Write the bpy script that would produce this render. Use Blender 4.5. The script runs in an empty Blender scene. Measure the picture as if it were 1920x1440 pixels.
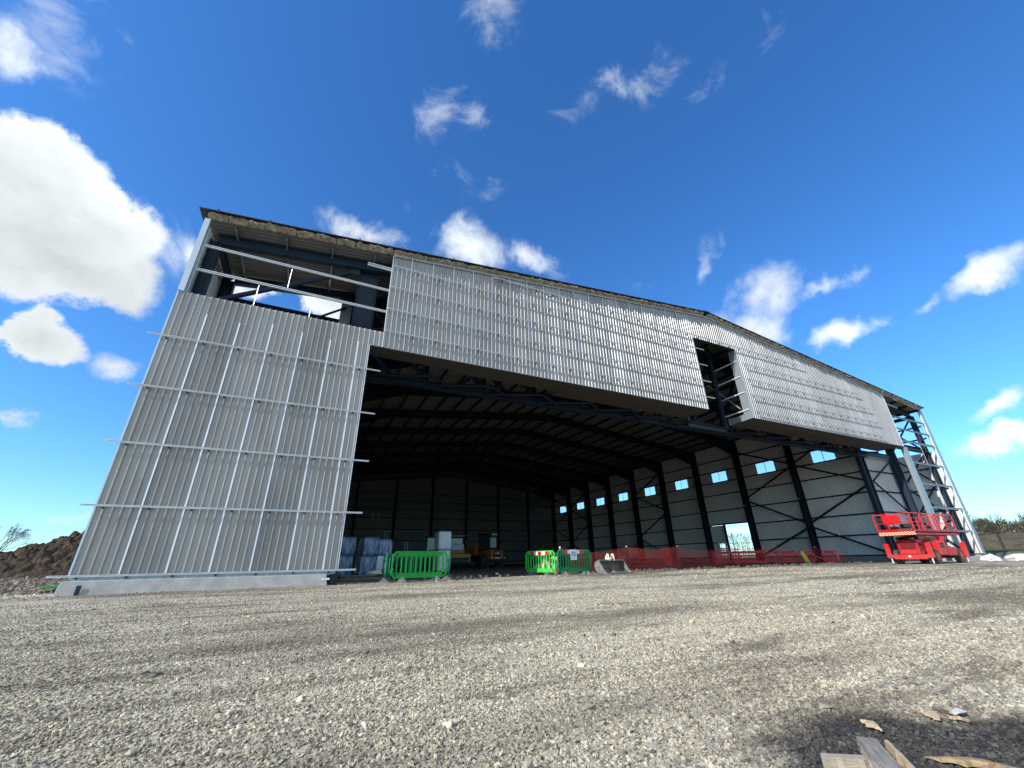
import bpy, bmesh, math, random
import numpy as np
from mathutils import Vector, Matrix, Euler, noise
R = math.radians
rnd = random.Random(7)
scene = bpy.context.scene
COL = scene.collection

# ------------------------------------------------------------------ helpers
def tag(o, label=None, cat=None, group=None, kind=None):
    if label: o['label'] = label
    if cat: o['category'] = cat
    if group: o['group'] = group
    if kind: o['kind'] = kind
    return o

def empty(name, loc=(0, 0, 0), rz=0, label=None, cat=None, group=None):
    o = bpy.data.objects.new(name, None)
    COL.objects.link(o)
    o.location = loc
    o.rotation_euler = (0, 0, rz)
    o.empty_display_size = .3
    return tag(o, label, cat, group)

class MB:
    """collects geometry for one mesh object"""
    def __init__(s):
        s.v = []; s.f = []
    def add(s, vs, fs):
        n = len(s.v)
        s.v += [tuple(v) for v in vs]
        s.f += [tuple(i + n for i in f) for f in fs]
        return s
    def box(s, a, b, rot=None, piv=None):
        x0, y0, z0 = a; x1, y1, z1 = b
        vs = [Vector(p) for p in ((x0,y0,z0),(x1,y0,z0),(x1,y1,z0),(x0,y1,z0),(x0,y0,z1),(x1,y0,z1),(x1,y1,z1),(x0,y1,z1))]
        if rot is not None:
            c = Vector(piv) if piv else (Vector(a) + Vector(b)) / 2
            vs = [rot @ (v - c) + c for v in vs]
        return s.add(vs, [(0,3,2,1),(4,5,6,7),(0,1,5,4),(1,2,6,5),(2,3,7,6),(3,0,4,7)])
    def frame(s, p, q, up):
        p = Vector(p); q = Vector(q); d = (q - p).normalized(); up = Vector(up)
        if abs(d.dot(up.normalized())) > .98: up = Vector((1, 0, 0)) if abs(d.x) < .9 else Vector((0, 1, 0))
        si = d.cross(up).normalized(); up = si.cross(d).normalized()
        return p, q, si, up
    def prism(s, prof, p, q, up=(0, 0, 1)):
        """extrude closed 2D profile (side, up) from p to q"""
        p, q, si, up = s.frame(p, q, up)
        n = len(prof)
        vs = [p + si * a + up * b for a, b in prof] + [q + si * a + up * b for a, b in prof]
        fs = [(i, (i + 1) % n, n + (i + 1) % n, n + i) for i in range(n)]
        fs += [tuple(range(n - 1, -1, -1)), tuple(range(n, 2 * n))]
        return s.add(vs, fs)
    def bar(s, p, q, w, h, up=(0, 0, 1)):
        return s.prism([(-w/2, -h/2), (w/2, -h/2), (w/2, h/2), (-w/2, h/2)], p, q, up)
    def ibeam(s, p, q, w, h, t=.03, up=(0, 0, 1)):
        """w = flange width, h = web depth along up"""
        a, b, c = w / 2, h / 2, t * .45
        return s.prism([(-a,-b),(a,-b),(a,-b+t),(c,-b+t),(c,b-t),(a,b-t),(a,b),(-a,b),(-a,b-t),(-c,b-t),(-c,-b+t),(-a,-b+t)], p, q, up)
    def chan(s, p, q, w, h, t=.012, up=(0, 0, 1), lip=.03):
        a, b = w / 2, h / 2
        return s.prism([(-a,-b),(a,-b),(a,-b+lip),(a-t,-b+lip),(a-t,-b+t),(-a+t,-b+t),(-a+t,b-t),(a-t,b-t),(a-t,b-lip),(a,b-lip),(a,b),(-a,b)], p, q, up)
    def tube(s, p, q, r, n=8, r2=None, cap=True):
        p, q, si, up = s.frame(p, q, (0, 0, 1)); r2 = r if r2 is None else r2
        vs = []
        for c, rr in ((p, r), (q, r2)):
            vs += [c + (si * math.cos(2*math.pi*i/n) + up * math.sin(2*math.pi*i/n)) * rr for i in range(n)]
        fs = [(i, n + i, n + (i + 1) % n, (i + 1) % n) for i in range(n)]
        if cap: fs += [tuple(range(n)), tuple(range(2*n - 1, n - 1, -1))]
        return s.add(vs, fs)
    def path(s, pts, r, n=6, closed=False):
        m = len(pts)
        for i in range(m if closed else m - 1): s.tube(pts[i], pts[(i+1) % m], r, n)
        return s
    def poly(s, pts, th, axis=1):
        """flat polygon pts=(a,b) extruded by th=(t0,t1) along axis"""
        def P(a, b, t):
            return {0: (t, a, b), 1: (a, t, b), 2: (a, b, t)}[axis]
        n = len(pts)
        vs = [P(a, b, th[0]) for a, b in pts] + [P(a, b, th[1]) for a, b in pts]
        fs = [(i, (i+1) % n, n + (i+1) % n, n + i) for i in range(n)] + [tuple(range(n-1, -1, -1)), tuple(range(n, 2*n))]
        return s.add(vs, fs)
    def build(s, name, mat, parent=None, world=False, smooth=False, bevel=0, fix=True, label=None):
        me = bpy.data.meshes.new(name)
        vs = s.v
        if parent is not None and world:
            m = parent_matrix(parent).inverted()
            vs = [m @ Vector(v) for v in vs]
        me.from_pydata([tuple(v) for v in vs], [], s.f)
        if fix:
            bm = bmesh.new(); bm.from_mesh(me)
            bmesh.ops.recalc_face_normals(bm, faces=bm.faces)
            bm.to_mesh(me); bm.free()
        if smooth: me.polygons.foreach_set('use_smooth', [True] * len(me.polygons))
        me.materials.append(mat)
        o = bpy.data.objects.new(name, me)
        COL.objects.link(o)
        if parent is not None: o.parent = parent
        if bevel:
            b = o.modifiers.new('bevel', 'BEVEL'); b.width = bevel; b.segments = 2; b.limit_method = 'ANGLE'
        if label: o['label'] = label
        return o

def parent_matrix(o):
    m = Matrix.Translation(o.location) @ o.rotation_euler.to_matrix().to_4x4() @ Matrix.Diagonal((*o.scale, 1))
    return parent_matrix(o.parent) @ m if o.parent else m

def copy_tree(o, parent=None):
    c = o.copy(); COL.objects.link(c)
    if parent is not None: c.parent = parent
    for ch in [x for x in list(COL.objects) if x.parent == o]: copy_tree(ch, c)
    return c

def sstep(a, b, x):
    t = min(1, max(0, (x - a) / (b - a))); return t * t * (3 - 2 * t)

# ------------------------------------------------------------------ materials
def mat(name, base, rough=.6, metal=0, var=0, vscale=2.0, bump=0, bscale=30, detail=4, col2=None, spec=None, stretch=None, island=0):
    m = bpy.data.materials.new(name); m.use_nodes = True
    nt = m.node_tree; N = nt.nodes; L = nt.links
    bs = N['Principled BSDF']
    bs.inputs['Roughness'].default_value = rough
    bs.inputs['Metallic'].default_value = metal
    if spec is not None: bs.inputs['Specular IOR Level'].default_value = spec
    bs.inputs['Base Color'].default_value = (*base, 1)
    tc = N.new('ShaderNodeTexCoord'); src = tc.outputs['Object']
    if stretch:
        mp = N.new('ShaderNodeMapping'); mp.inputs['Scale'].default_value = stretch
        L.new(src, mp.inputs[0]); src = mp.outputs[0]
    if var or col2:
        nz = N.new('ShaderNodeTexNoise'); nz.inputs['Scale'].default_value = vscale; nz.inputs['Detail'].default_value = detail
        nz.inputs['Roughness'].default_value = .65
        L.new(src, nz.inputs['Vector'])
        mr = N.new('ShaderNodeMapRange'); mr.inputs[1].default_value = .32; mr.inputs[2].default_value = .68
        L.new(nz.outputs['Fac'], mr.inputs[0])
        mx = N.new('ShaderNodeMix'); mx.data_type = 'RGBA'
        c2 = col2 or tuple(c * (1 - var) for c in base)
        c1 = base if col2 else tuple(min(1, c * (1 + var)) for c in base)
        mx.inputs[6].default_value = (*c1, 1); mx.inputs[7].default_value = (*c2, 1)
        L.new(mr.outputs[0], mx.inputs[0])
        out = mx.outputs[2]
        L.new(out, bs.inputs['Base Color'])
        rr = N.new('ShaderNodeMapRange'); rr.inputs[3].default_value = max(0, rough - .12); rr.inputs[4].default_value = min(1, rough + .12)
        L.new(nz.outputs['Fac'], rr.inputs[0]); L.new(rr.outputs[0], bs.inputs['Roughness'])
    if bump:
        nb = N.new('ShaderNodeTexNoise'); nb.inputs['Scale'].default_value = bscale; nb.inputs['Detail'].default_value = 5
        L.new(src, nb.inputs['Vector'])
        bp = N.new('ShaderNodeBump'); bp.inputs['Strength'].default_value = bump; bp.inputs['Distance'].default_value = .02
        L.new(nb.outputs['Fac'], bp.inputs['Height']); L.new(bp.outputs[0], bs.inputs['Normal'])
    return m

M = {}
M['clad'] = mat('galvanised_sheet', (.375, .36, .335), .45, .25, var=.12, vscale=.9, stretch=(1, 1, .35), bump=.05, bscale=9)
M['clad2'] = mat('galvanised_sheet_bright', (.37, .36, .345), .42, .25, var=.12, vscale=1.2, stretch=(1, 1, .3), bump=.05, bscale=7)
M['tape'] = mat('foil_tape', (.88, .92, .95), .35, .35, var=.05, vscale=6)
M['rail'] = mat('galvanised_bar', (.68, .71, .73), .38, .3, var=.08, vscale=3)
M['zinc'] = mat('galvanised_steel', (.36, .41, .43), .42, .6, var=.14, vscale=2.5)
M['flash'] = mat('grey_flashing', (.55, .62, .68), .4, .4, var=.05, vscale=1.5)
M['steel'] = mat('dark_blue_painted_steel', (.018, .032, .052), .5, 0, var=.12, vscale=1.5, spec=.25)
M['steel_d'] = mat('dark_painted_steel', (.010, .015, .025), .55, 0, var=.15, vscale=1.5, spec=.2)
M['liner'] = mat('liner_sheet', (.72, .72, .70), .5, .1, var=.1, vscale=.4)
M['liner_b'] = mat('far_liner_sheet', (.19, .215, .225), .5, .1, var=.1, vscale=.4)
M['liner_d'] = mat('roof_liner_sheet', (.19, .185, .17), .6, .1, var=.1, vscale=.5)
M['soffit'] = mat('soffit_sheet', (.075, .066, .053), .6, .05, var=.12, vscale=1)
M['roof'] = mat('dark_roof_sheet', (.045, .045, .048), .5, .2, var=.2)
M['conc'] = mat('precast_concrete', (.42, .41, .38), .85, 0, var=.16, vscale=3, bump=.25, bscale=40)
M['conc2'] = mat('inner_kerb_concrete', (.30, .27, .24), .9, 0, var=.15, vscale=2, bump=.2)
M['wool'] = mat('mineral_wool', (.54, .47, .37), 1, 0, col2=(.16, .13, .10), vscale=5, detail=8, bump=1, bscale=26, spec=.05)
M['gbar'] = mat('green_plastic', (.003, .28, .032), .7, 0, var=.12, vscale=3)
M['gbar2'] = mat('vivid_green_plastic', (.035, .55, .05), .7, 0, var=.1, vscale=3)
M['gbar3'] = mat('deep_green_plastic', (.003, .24, .07), .7, 0, var=.12, vscale=3)
M['rbar'] = mat('red_plastic', (.75, .03, .035), .7, 0, var=.15, vscale=3)
M['foot'] = mat('recycled_rubber_foot', (.16, .155, .15), .9, 0, var=.2, vscale=8, bump=.2)
M['white'] = mat('white_plastic', (.8, .8, .8), .4)
M['redrefl'] = mat('red_reflective', (.65, .03, .02), .35)
M['red'] = mat('red_machine_paint', (.62, .012, .018), .33, 0, var=.12, vscale=2)
M['red2'] = mat('shaded_red_machine_paint', (.42, .01, .02), .4, 0, var=.15, vscale=2)
M['black'] = mat('black_plastic', (.012, .012, .013), .5)
M['tyre'] = mat('dusty_tyre_rubber', (.09, .08, .068), .9, 0, var=.3, vscale=5, bump=.2)
M['cream'] = mat('cream_paint', (.75, .66, .48), .5, 0, var=.08)
M['yellow'] = mat('yellow_machine_paint', (.45, .27, .02), .4, 0, var=.15, vscale=2)
M['orange'] = mat('orange_machine_paint', (.55, .17, .01), .45, 0, var=.15, vscale=2)
M['glass'] = mat('tinted_cab_glass', (.12, .16, .17), .08, .3)
M['dsteel'] = mat('worn_dark_steel', (.05, .05, .055), .45, .4, var=.3, vscale=4)
M['wsteel'] = mat('worn_bucket_steel', (.36, .34, .31), .55, .35, col2=(.12, .11, .10), vscale=4, detail=7, bump=.2)
M['dirty'] = mat('muddy_bucket_inside', (.17, .145, .11), .85, 0, var=.4, vscale=5, bump=.5)
M['wood'] = mat('weathered_timber', (.40, .34, .27), .8, 0, col2=(.15, .13, .11), vscale=7, stretch=(1, 9, 9), detail=7, bump=.3, bscale=30)
M['fresh'] = mat('split_fresh_timber', (.62, .49, .30), .75, 0, col2=(.40, .28, .15), vscale=9, stretch=(1, 7, 7), detail=6, bump=.3, bscale=30)
M['sawn'] = mat('old_sawn_timber', (.50, .43, .31), .8, 0, col2=(.36, .30, .21), vscale=9, stretch=(1, 7, 7), bump=.3)
M['brown'] = mat('brown_splintered_timber', (.50, .35, .18), .8, 0, col2=(.20, .13, .075), vscale=8, stretch=(1, 6, 6), detail=7, bump=.4)
M['bag'] = mat('white_woven_bag', (.80, .79, .76), .7, 0, var=.06, vscale=5, bump=.6, bscale=14)
M['redd'] = M['red']
M['hivis'] = mat('fluorescent_yellow_cloth', (.62, .85, .04), .7, 0, var=.1)
M['bark'] = mat('grey_bark', (.045, .037, .03), .95, 0, var=.3, vscale=8)
M['cloth'] = mat('dark_work_jacket', (.03, .035, .05), .85, 0, var=.2, vscale=6)
M['skin'] = mat('skin', (.55, .33, .24), .5)
M['wire'] = mat('fence_wire', (.12, .12, .11), .6, .3)
M['fpost'] = mat('concrete_post', (.035, .032, .028), .9, 0, var=.15)
M['paper'] = mat('printed_sheet', (.8, .82, .84), .5)
M['ink'] = mat('grey_ink', (.18, .2, .25), .6)
M['amber'] = mat('amber_lamp', (.6, .12, .02), .3)

def m_wrap():
    m = bpy.data.materials.new('blue_shrink_wrap'); m.use_nodes = True
    N = m.node_tree.nodes; L = m.node_tree.links; bs = N['Principled BSDF']
    bs.inputs['Roughness'].default_value = .25
    tc = N.new('ShaderNodeTexCoord'); mp = N.new('ShaderNodeMapping'); mp.inputs['Scale'].default_value = (5, 5, .6)
    nz = N.new('ShaderNodeTexNoise'); nz.inputs['Scale'].default_value = 1.6; nz.inputs['Detail'].default_value = 5
    cr = N.new('ShaderNodeValToRGB'); e = cr.color_ramp.elements
    e[0].position = .38; e[0].color = (.015, .085, .22, 1); e[1].position = .64; e[1].color = (.36, .48, .56, 1)
    L.new(tc.outputs['Object'], mp.inputs[0]); L.new(mp.outputs[0], nz.inputs['Vector']); L.new(nz.outputs['Fac'], cr.inputs[0])
    L.new(cr.outputs[0], bs.inputs['Base Color'])
    bp = N.new('ShaderNodeBump'); bp.inputs['Strength'].default_value = .7; bp.inputs['Distance'].default_value = .04
    n2 = N.new('ShaderNodeTexNoise'); n2.inputs['Scale'].default_value = 5; L.new(tc.outputs['Object'], n2.inputs['Vector'])
    L.new(n2.outputs['Fac'], bp.inputs['Height']); L.new(bp.outputs[0], bs.inputs['Normal'])
    return m
M['wrap'] = m_wrap()
def sheet_tone(m, pitch=1.0575):
    N = m.node_tree.nodes; L = m.node_tree.links; bs = N['Principled BSDF']; src = bs.inputs['Base Color'].links[0].from_socket
    tc = N.new('ShaderNodeTexCoord'); sp = N.new('ShaderNodeSeparateXYZ'); L.new(tc.outputs['Object'], sp.inputs[0])
    d = N.new('ShaderNodeMath'); d.operation = 'MULTIPLY_ADD'; d.inputs[1].default_value = 1 / pitch; d.inputs[2].default_value = 29.14 / pitch + .08; L.new(sp.outputs[0], d.inputs[0])
    f = N.new('ShaderNodeMath'); f.operation = 'FLOOR'; L.new(d.outputs[0], f.inputs[0])
    w = N.new('ShaderNodeTexWhiteNoise'); w.noise_dimensions = '1D'; L.new(f.outputs[0], w.inputs['W'])
    r = N.new('ShaderNodeMapRange'); r.inputs[3].default_value = .86; r.inputs[4].default_value = 1.1; L.new(w.outputs['Value'], r.inputs[0])
    # rain streaks running down the sheets
    mp = N.new('ShaderNodeMapping'); mp.inputs['Scale'].default_value = (9, 1, .25); L.new(tc.outputs['Object'], mp.inputs[0])
    n = N.new('ShaderNodeTexNoise'); n.inputs['Scale'].default_value = 1.2; n.inputs['Detail'].default_value = 6; L.new(mp.outputs[0], n.inputs['Vector'])
    r2 = N.new('ShaderNodeMapRange'); r2.inputs[1].default_value = .3; r2.inputs[2].default_value = .7; r2.inputs[3].default_value = .86; r2.inputs[4].default_value = 1.08; L.new(n.outputs['Fac'], r2.inputs[0])
    q = N.new('ShaderNodeMath'); q.operation = 'MULTIPLY'; L.new(r.outputs[0], q.inputs[0]); L.new(r2.outputs[0], q.inputs[1])
    x = N.new('ShaderNodeMix'); x.data_type = 'RGBA'; x.blend_type = 'MULTIPLY'; x.inputs[0].default_value = 1
    L.new(src, x.inputs[6]); L.new(q.outputs[0], x.inputs[7]); L.new(x.outputs[2], bs.inputs['Base Color'])
sheet_tone(M['clad']); sheet_tone(M['clad2'])
M['wrapw'] = mat('clear_white_wrap', (.62, .68, .74), .3, 0, var=.15, vscale=4, stretch=(4, 4, .6), bump=.5, bscale=6)
M['wrapb'] = mat('deep_blue_wrap_top', (.02, .10, .30), .35, 0, var=.2, vscale=4)

def m_pane():
    m = bpy.data.materials.new('translucent_rooflight_sheet'); m.use_nodes = True
    N = m.node_tree.nodes; L = m.node_tree.links; out = N['Material Output']
    tr = N.new('ShaderNodeBsdfTransparent'); tr.inputs[0].default_value = (.98, 1, 1, 1)
    tl = N.new('ShaderNodeBsdfTranslucent'); tl.inputs[0].default_value = (.8, .92, .98, 1)
    mx = N.new('ShaderNodeMixShader')
    tc = N.new('ShaderNodeTexCoord'); mp = N.new('ShaderNodeMapping'); mp.inputs['Scale'].default_value = (1, 9, .4)
    nz = N.new('ShaderNodeTexNoise'); nz.inputs['Scale'].default_value = 1.5
    mr = N.new('ShaderNodeMapRange'); mr.inputs[3].default_value = .08; mr.inputs[4].default_value = .3
    L.new(tc.outputs['Object'], mp.inputs[0]); L.new(mp.outputs[0], nz.inputs['Vector']); L.new(nz.outputs['Fac'], mr.inputs[0])
    L.new(mr.outputs[0], mx.inputs[0]); L.new(tr.outputs[0], mx.inputs[1]); L.new(tl.outputs[0], mx.inputs[2]); L.new(mx.outputs[0], out.inputs[0])
    return m
M['pane'] = m_pane()

def m_hazard():
    m = bpy.data.materials.new('hazard_stripe_board'); m.use_nodes = True
    N = m.node_tree.nodes; L = m.node_tree.links; bs = N['Principled BSDF']
    tc = N.new('ShaderNodeTexCoord'); mp = N.new('ShaderNodeMapping'); mp.inputs['Rotation'].default_value = (R(45), 0, 0); mp.inputs['Scale'].default_value = (1, 1, 1)
    w = N.new('ShaderNodeTexWave'); w.wave_type = 'BANDS'; w.bands_direction = 'Y'; w.inputs['Scale'].default_value = 2.6
    cr = N.new('ShaderNodeValToRGB'); cr.color_ramp.interpolation = 'CONSTANT'; e = cr.color_ramp.elements
    e[0].color = (.75, .62, .36, 1); e[1].position = .45; e[1].color = (.5, .02, .02, 1)
    L.new(tc.outputs['Object'], mp.inputs[0]); L.new(mp.outputs[0], w.inputs['Vector']); L.new(w.outputs['Fac'], cr.inputs[0]); L.new(cr.outputs[0], bs.inputs['Base Color'])
    return m
M['hazard'] = m_hazard()

def mud_splash(m):
    N = m.node_tree.nodes; L = m.node_tree.links; bs = N['Principled BSDF']; src = bs.inputs['Base Color'].links[0].from_socket
    g = N.new('ShaderNodeNewGeometry'); sp = N.new('ShaderNodeSeparateXYZ'); L.new(g.outputs['Position'], sp.inputs[0])
    n = N.new('ShaderNodeTexNoise'); n.inputs['Scale'].default_value = 4; n.inputs['Detail'].default_value = 8; L.new(g.outputs['Position'], n.inputs['Vector'])
    a = N.new('ShaderNodeMath'); a.operation = 'MULTIPLY_ADD'; L.new(n.outputs['Fac'], a.inputs[0]); a.inputs[1].default_value = -1.8; L.new(sp.outputs[2], a.inputs[2])
    r = N.new('ShaderNodeMapRange'); r.inputs[1].default_value = -.65; r.inputs[2].default_value = .25; r.inputs[3].default_value = .24; r.inputs[4].default_value = .015; L.new(a.outputs[0], r.inputs[0])
    x = N.new('ShaderNodeMix'); x.data_type = 'RGBA'; L.new(r.outputs[0], x.inputs[0]); L.new(src, x.inputs[6]); x.inputs[7].default_value = (.26, .21, .16, 1)
    L.new(x.outputs[2], bs.inputs['Base Color'])
for k in ('red', 'red2', 'yellow', 'orange'): mud_splash(M[k])
def m_net():
    m = bpy.data.materials.new('orange_red_mesh_netting'); m.use_nodes = True
    N = m.node_tree.nodes; bs = N['Principled BSDF']
    bs.inputs['Base Color'].default_value = (.62, .045, .03, 1); bs.inputs['Roughness'].default_value = .5
    return m
M['net'] = m_net()

# ------------------------------------------------------------------ ground
def gh(x, y):
    h = .035 * noise.noise(Vector((x * .11, y * .11, 3))) + .014 * noise.noise(Vector((x * .6, y * .6, 9)))
    h -= .012
    h -= .10 * sstep(50, 62, x)
    h += 1.0 * sstep(66, 84, x)
    if y > 0 and -1 < x < 55: h *= .5
    return h

def mud_nodes(nt, P):
    """darkness 0..1 of muddy streaks and wheel ruts at a world position"""
    N = nt.nodes; L = nt.links; acc = None
    for sc, st, rot, a, b, amt, det in ((.22, (.35, 1.3, 1), -12, .49, .60, .72, 9), (.8, (.3, 1.2, 1), -12, .53, .62, .74, 9), (1.0, (.045, 1.3, 1), -9, .54, .65, .55, 7), (2.6, (.5, 1.0, 1), 10, .56, .66, .6, 8)):
        mp = N.new('ShaderNodeMapping'); mp.inputs['Scale'].default_value = st; mp.inputs['Rotation'].default_value = (0, 0, R(rot)); L.new(P, mp.inputs[0])
        n = N.new('ShaderNodeTexNoise'); n.inputs['Scale'].default_value = sc; n.inputs['Detail'].default_value = det; n.inputs['Roughness'].default_value = .72; L.new(mp.outputs[0], n.inputs['Vector'])
        r = N.new('ShaderNodeMapRange'); r.inputs[1].default_value = a; r.inputs[2].default_value = b; r.inputs[4].default_value = amt; L.new(n.outputs['Fac'], r.inputs[0])
        if acc is None: acc = r.outputs[0]
        else:
            m = N.new('ShaderNodeMath'); m.operation = 'MAXIMUM'; L.new(acc, m.inputs[0]); L.new(r.outputs[0], m.inputs[1]); acc = m.outputs[0]
    return acc
def dark_patch_node(nt, P):
    """dark patch on stones and ground round the timber scraps, 0..1"""
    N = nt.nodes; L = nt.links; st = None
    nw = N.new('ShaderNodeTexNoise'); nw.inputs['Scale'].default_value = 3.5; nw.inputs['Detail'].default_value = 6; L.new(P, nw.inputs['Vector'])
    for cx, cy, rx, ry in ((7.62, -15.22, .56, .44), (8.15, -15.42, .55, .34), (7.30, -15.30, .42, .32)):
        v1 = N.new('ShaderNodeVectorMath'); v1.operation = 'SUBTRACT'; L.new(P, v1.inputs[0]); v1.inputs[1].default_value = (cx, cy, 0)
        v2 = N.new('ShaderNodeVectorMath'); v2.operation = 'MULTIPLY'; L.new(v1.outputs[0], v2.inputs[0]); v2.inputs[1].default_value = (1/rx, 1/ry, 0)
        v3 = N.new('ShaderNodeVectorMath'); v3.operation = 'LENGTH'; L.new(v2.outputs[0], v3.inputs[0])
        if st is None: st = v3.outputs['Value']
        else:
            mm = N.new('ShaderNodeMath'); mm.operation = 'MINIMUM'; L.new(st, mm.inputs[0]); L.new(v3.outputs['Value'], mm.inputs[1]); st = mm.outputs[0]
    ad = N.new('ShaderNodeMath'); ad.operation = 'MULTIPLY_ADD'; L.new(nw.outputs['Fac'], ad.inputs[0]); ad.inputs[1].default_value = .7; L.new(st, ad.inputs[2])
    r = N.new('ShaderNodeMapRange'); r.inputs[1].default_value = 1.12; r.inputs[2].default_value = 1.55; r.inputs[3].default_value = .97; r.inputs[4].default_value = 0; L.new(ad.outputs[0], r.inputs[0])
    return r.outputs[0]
def make_ground_mat():
    m = bpy.data.materials.new('crushed_stone_ground'); m.use_nodes = True
    N = m.node_tree.nodes; L = m.node_tree.links; bs = N['Principled BSDF']
    bs.inputs['Roughness'].default_value = .95; bs.inputs['Specular IOR Level'].default_value = .15
    tc = N.new('ShaderNodeTexCoord'); P = tc.outputs['Object']
    def nz(scale, detail=5, stretch=None, rough=.6):
        n = N.new('ShaderNodeTexNoise'); n.inputs['Scale'].default_value = scale; n.inputs['Detail'].default_value = detail; n.inputs['Roughness'].default_value = rough
        if stretch:
            mp = N.new('ShaderNodeMapping'); mp.inputs['Scale'].default_value = stretch; mp.inputs['Rotation'].default_value = (0, 0, R(-12)); L.new(P, mp.inputs[0]); L.new(mp.outputs[0], n.inputs['Vector'])
        else: L.new(P, n.inputs['Vector'])
        return n.outputs['Fac']
    def vor(scale):
        v = N.new('ShaderNodeTexVoronoi'); v.inputs['Scale'].default_value = scale; L.new(P, v.inputs['Vector']); return v
    def mr(x, a, b, c=0, d=1):
        r = N.new('ShaderNodeMapRange'); r.inputs[1].default_value = a; r.inputs[2].default_value = b; r.inputs[3].default_value = c; r.inputs[4].default_value = d; L.new(x, r.inputs[0]); return r.outputs[0]
    def mix(f, a, b, t='MIX'):
        x = N.new('ShaderNodeMix'); x.data_type = 'RGBA'; x.blend_type = t
        if isinstance(f, float): x.inputs[0].default_value = f
        else: L.new(f, x.inputs[0])
        for s, v in ((6, a), (7, b)):
            if isinstance(v, tuple): x.inputs[s].default_value = (*v, 1)
            else: L.new(v, x.inputs[s])
        return x.outputs[2]
    v1, v2 = vor(22), vor(9)
    sep = N.new('ShaderNodeSeparateColor'); L.new(v1.outputs['Color'], sep.inputs[0])
    sep2 = N.new('ShaderNodeSeparateColor'); L.new(v2.outputs['Color'], sep2.inputs[0])
    stone = mix(sep.outputs[0], (.40, .345, .24), (.74, .645, .45))
    stone = mix(mr(sep2.outputs[1], .2, .8, 0, .35), stone, (.50, .48, .44))
    gap = mr(v1.outputs['Distance'], .012, .03, 0, .55)
    patch2 = mr(nz(.09, 6, (.5, 1.2, 1)), .45, .62)
    c = mix(mr(nz(1.3, 8), .35, .7, .1, .6), stone, (.52, .455, .34))
    c = mix(patch2, c, mix(.45, c, (.42, .37, .30)))
    c = mix(mud_nodes(m.node_tree, P), c, (.115, .09, .066))
    c = mix(dark_patch_node(m.node_tree, P), c, (.055, .055, .06))  # ground goes darker inside the patch
    # floor inside the hangar: darker than the yard in front
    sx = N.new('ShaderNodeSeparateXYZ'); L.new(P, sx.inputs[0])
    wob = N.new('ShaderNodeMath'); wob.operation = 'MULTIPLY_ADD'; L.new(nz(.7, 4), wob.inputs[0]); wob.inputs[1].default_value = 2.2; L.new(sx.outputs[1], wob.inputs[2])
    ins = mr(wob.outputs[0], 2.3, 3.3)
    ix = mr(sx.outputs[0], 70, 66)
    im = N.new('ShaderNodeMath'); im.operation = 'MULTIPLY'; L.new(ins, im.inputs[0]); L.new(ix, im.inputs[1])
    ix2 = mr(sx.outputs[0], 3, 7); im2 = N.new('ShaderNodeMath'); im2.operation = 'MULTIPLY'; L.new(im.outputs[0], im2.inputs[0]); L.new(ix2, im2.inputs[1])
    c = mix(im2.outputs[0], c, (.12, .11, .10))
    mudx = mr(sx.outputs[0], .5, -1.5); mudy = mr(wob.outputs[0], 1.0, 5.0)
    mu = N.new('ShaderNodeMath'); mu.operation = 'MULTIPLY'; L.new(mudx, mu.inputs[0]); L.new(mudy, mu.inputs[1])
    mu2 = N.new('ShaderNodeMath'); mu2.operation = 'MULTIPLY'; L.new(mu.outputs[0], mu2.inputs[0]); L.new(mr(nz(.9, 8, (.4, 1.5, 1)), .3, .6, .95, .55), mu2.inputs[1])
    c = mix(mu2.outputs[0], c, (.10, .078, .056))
    # grass and soil far out
    far = mr(sx.outputs[0], 72, 78)
    c = mix(far, c, (.075, .09, .03))
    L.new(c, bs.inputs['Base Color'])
    # relief
    a = N.new('ShaderNodeMath'); a.operation = 'ADD'
    L.new(mr(v1.outputs['Distance'], 0, .03, 1, 0), a.inputs[0])
    b = N.new('ShaderNodeMath'); b.operation = 'MULTIPLY_ADD'; L.new(nz(14, 6), b.inputs[0]); b.inputs[1].default_value = 1.2; L.new(sep.outputs[2], b.inputs[2]); L.new(b.outputs[0], a.inputs[1])
    bp = N.new('ShaderNodeBump'); bp.inputs['Strength'].default_value = 1; bp.inputs['Distance'].default_value = .028
    L.new(a.outputs[0], bp.inputs['Height']); L.new(bp.outputs[0], bs.inputs['Normal'])
    return m

def make_ground():
    xs = sorted(set([-600, -300, -150, -80, -50] + list(np.arange(-30, 90.1, 1.5)) + list(np.arange(2, 20, .5)) + [100, 120, 160, 250, 450, 900]))
    ys = sorted(set([-300, -120, -60, -30] + list(np.arange(-20, 66, 1.5)) + list(np.arange(-17, -4, .5)) + [75, 100, 150, 250, 450, 900]))
    b = MB()
    b.v = [(float(x), float(y), gh(x, y)) for y in ys for x in xs]
    n = len(xs)
    b.f = [(j*n+i, j*n+i+1, (j+1)*n+i+1, (j+1)*n+i) for j in range(len(ys)-1) for i in range(n-1)]
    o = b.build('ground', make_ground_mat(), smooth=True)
    return tag(o, 'pale grey crushed stone ground with brown muddy streaks', None, None, 'structure')
make_ground()

CAMP = Vector((5.6262, -16.1706, .6498))

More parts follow.
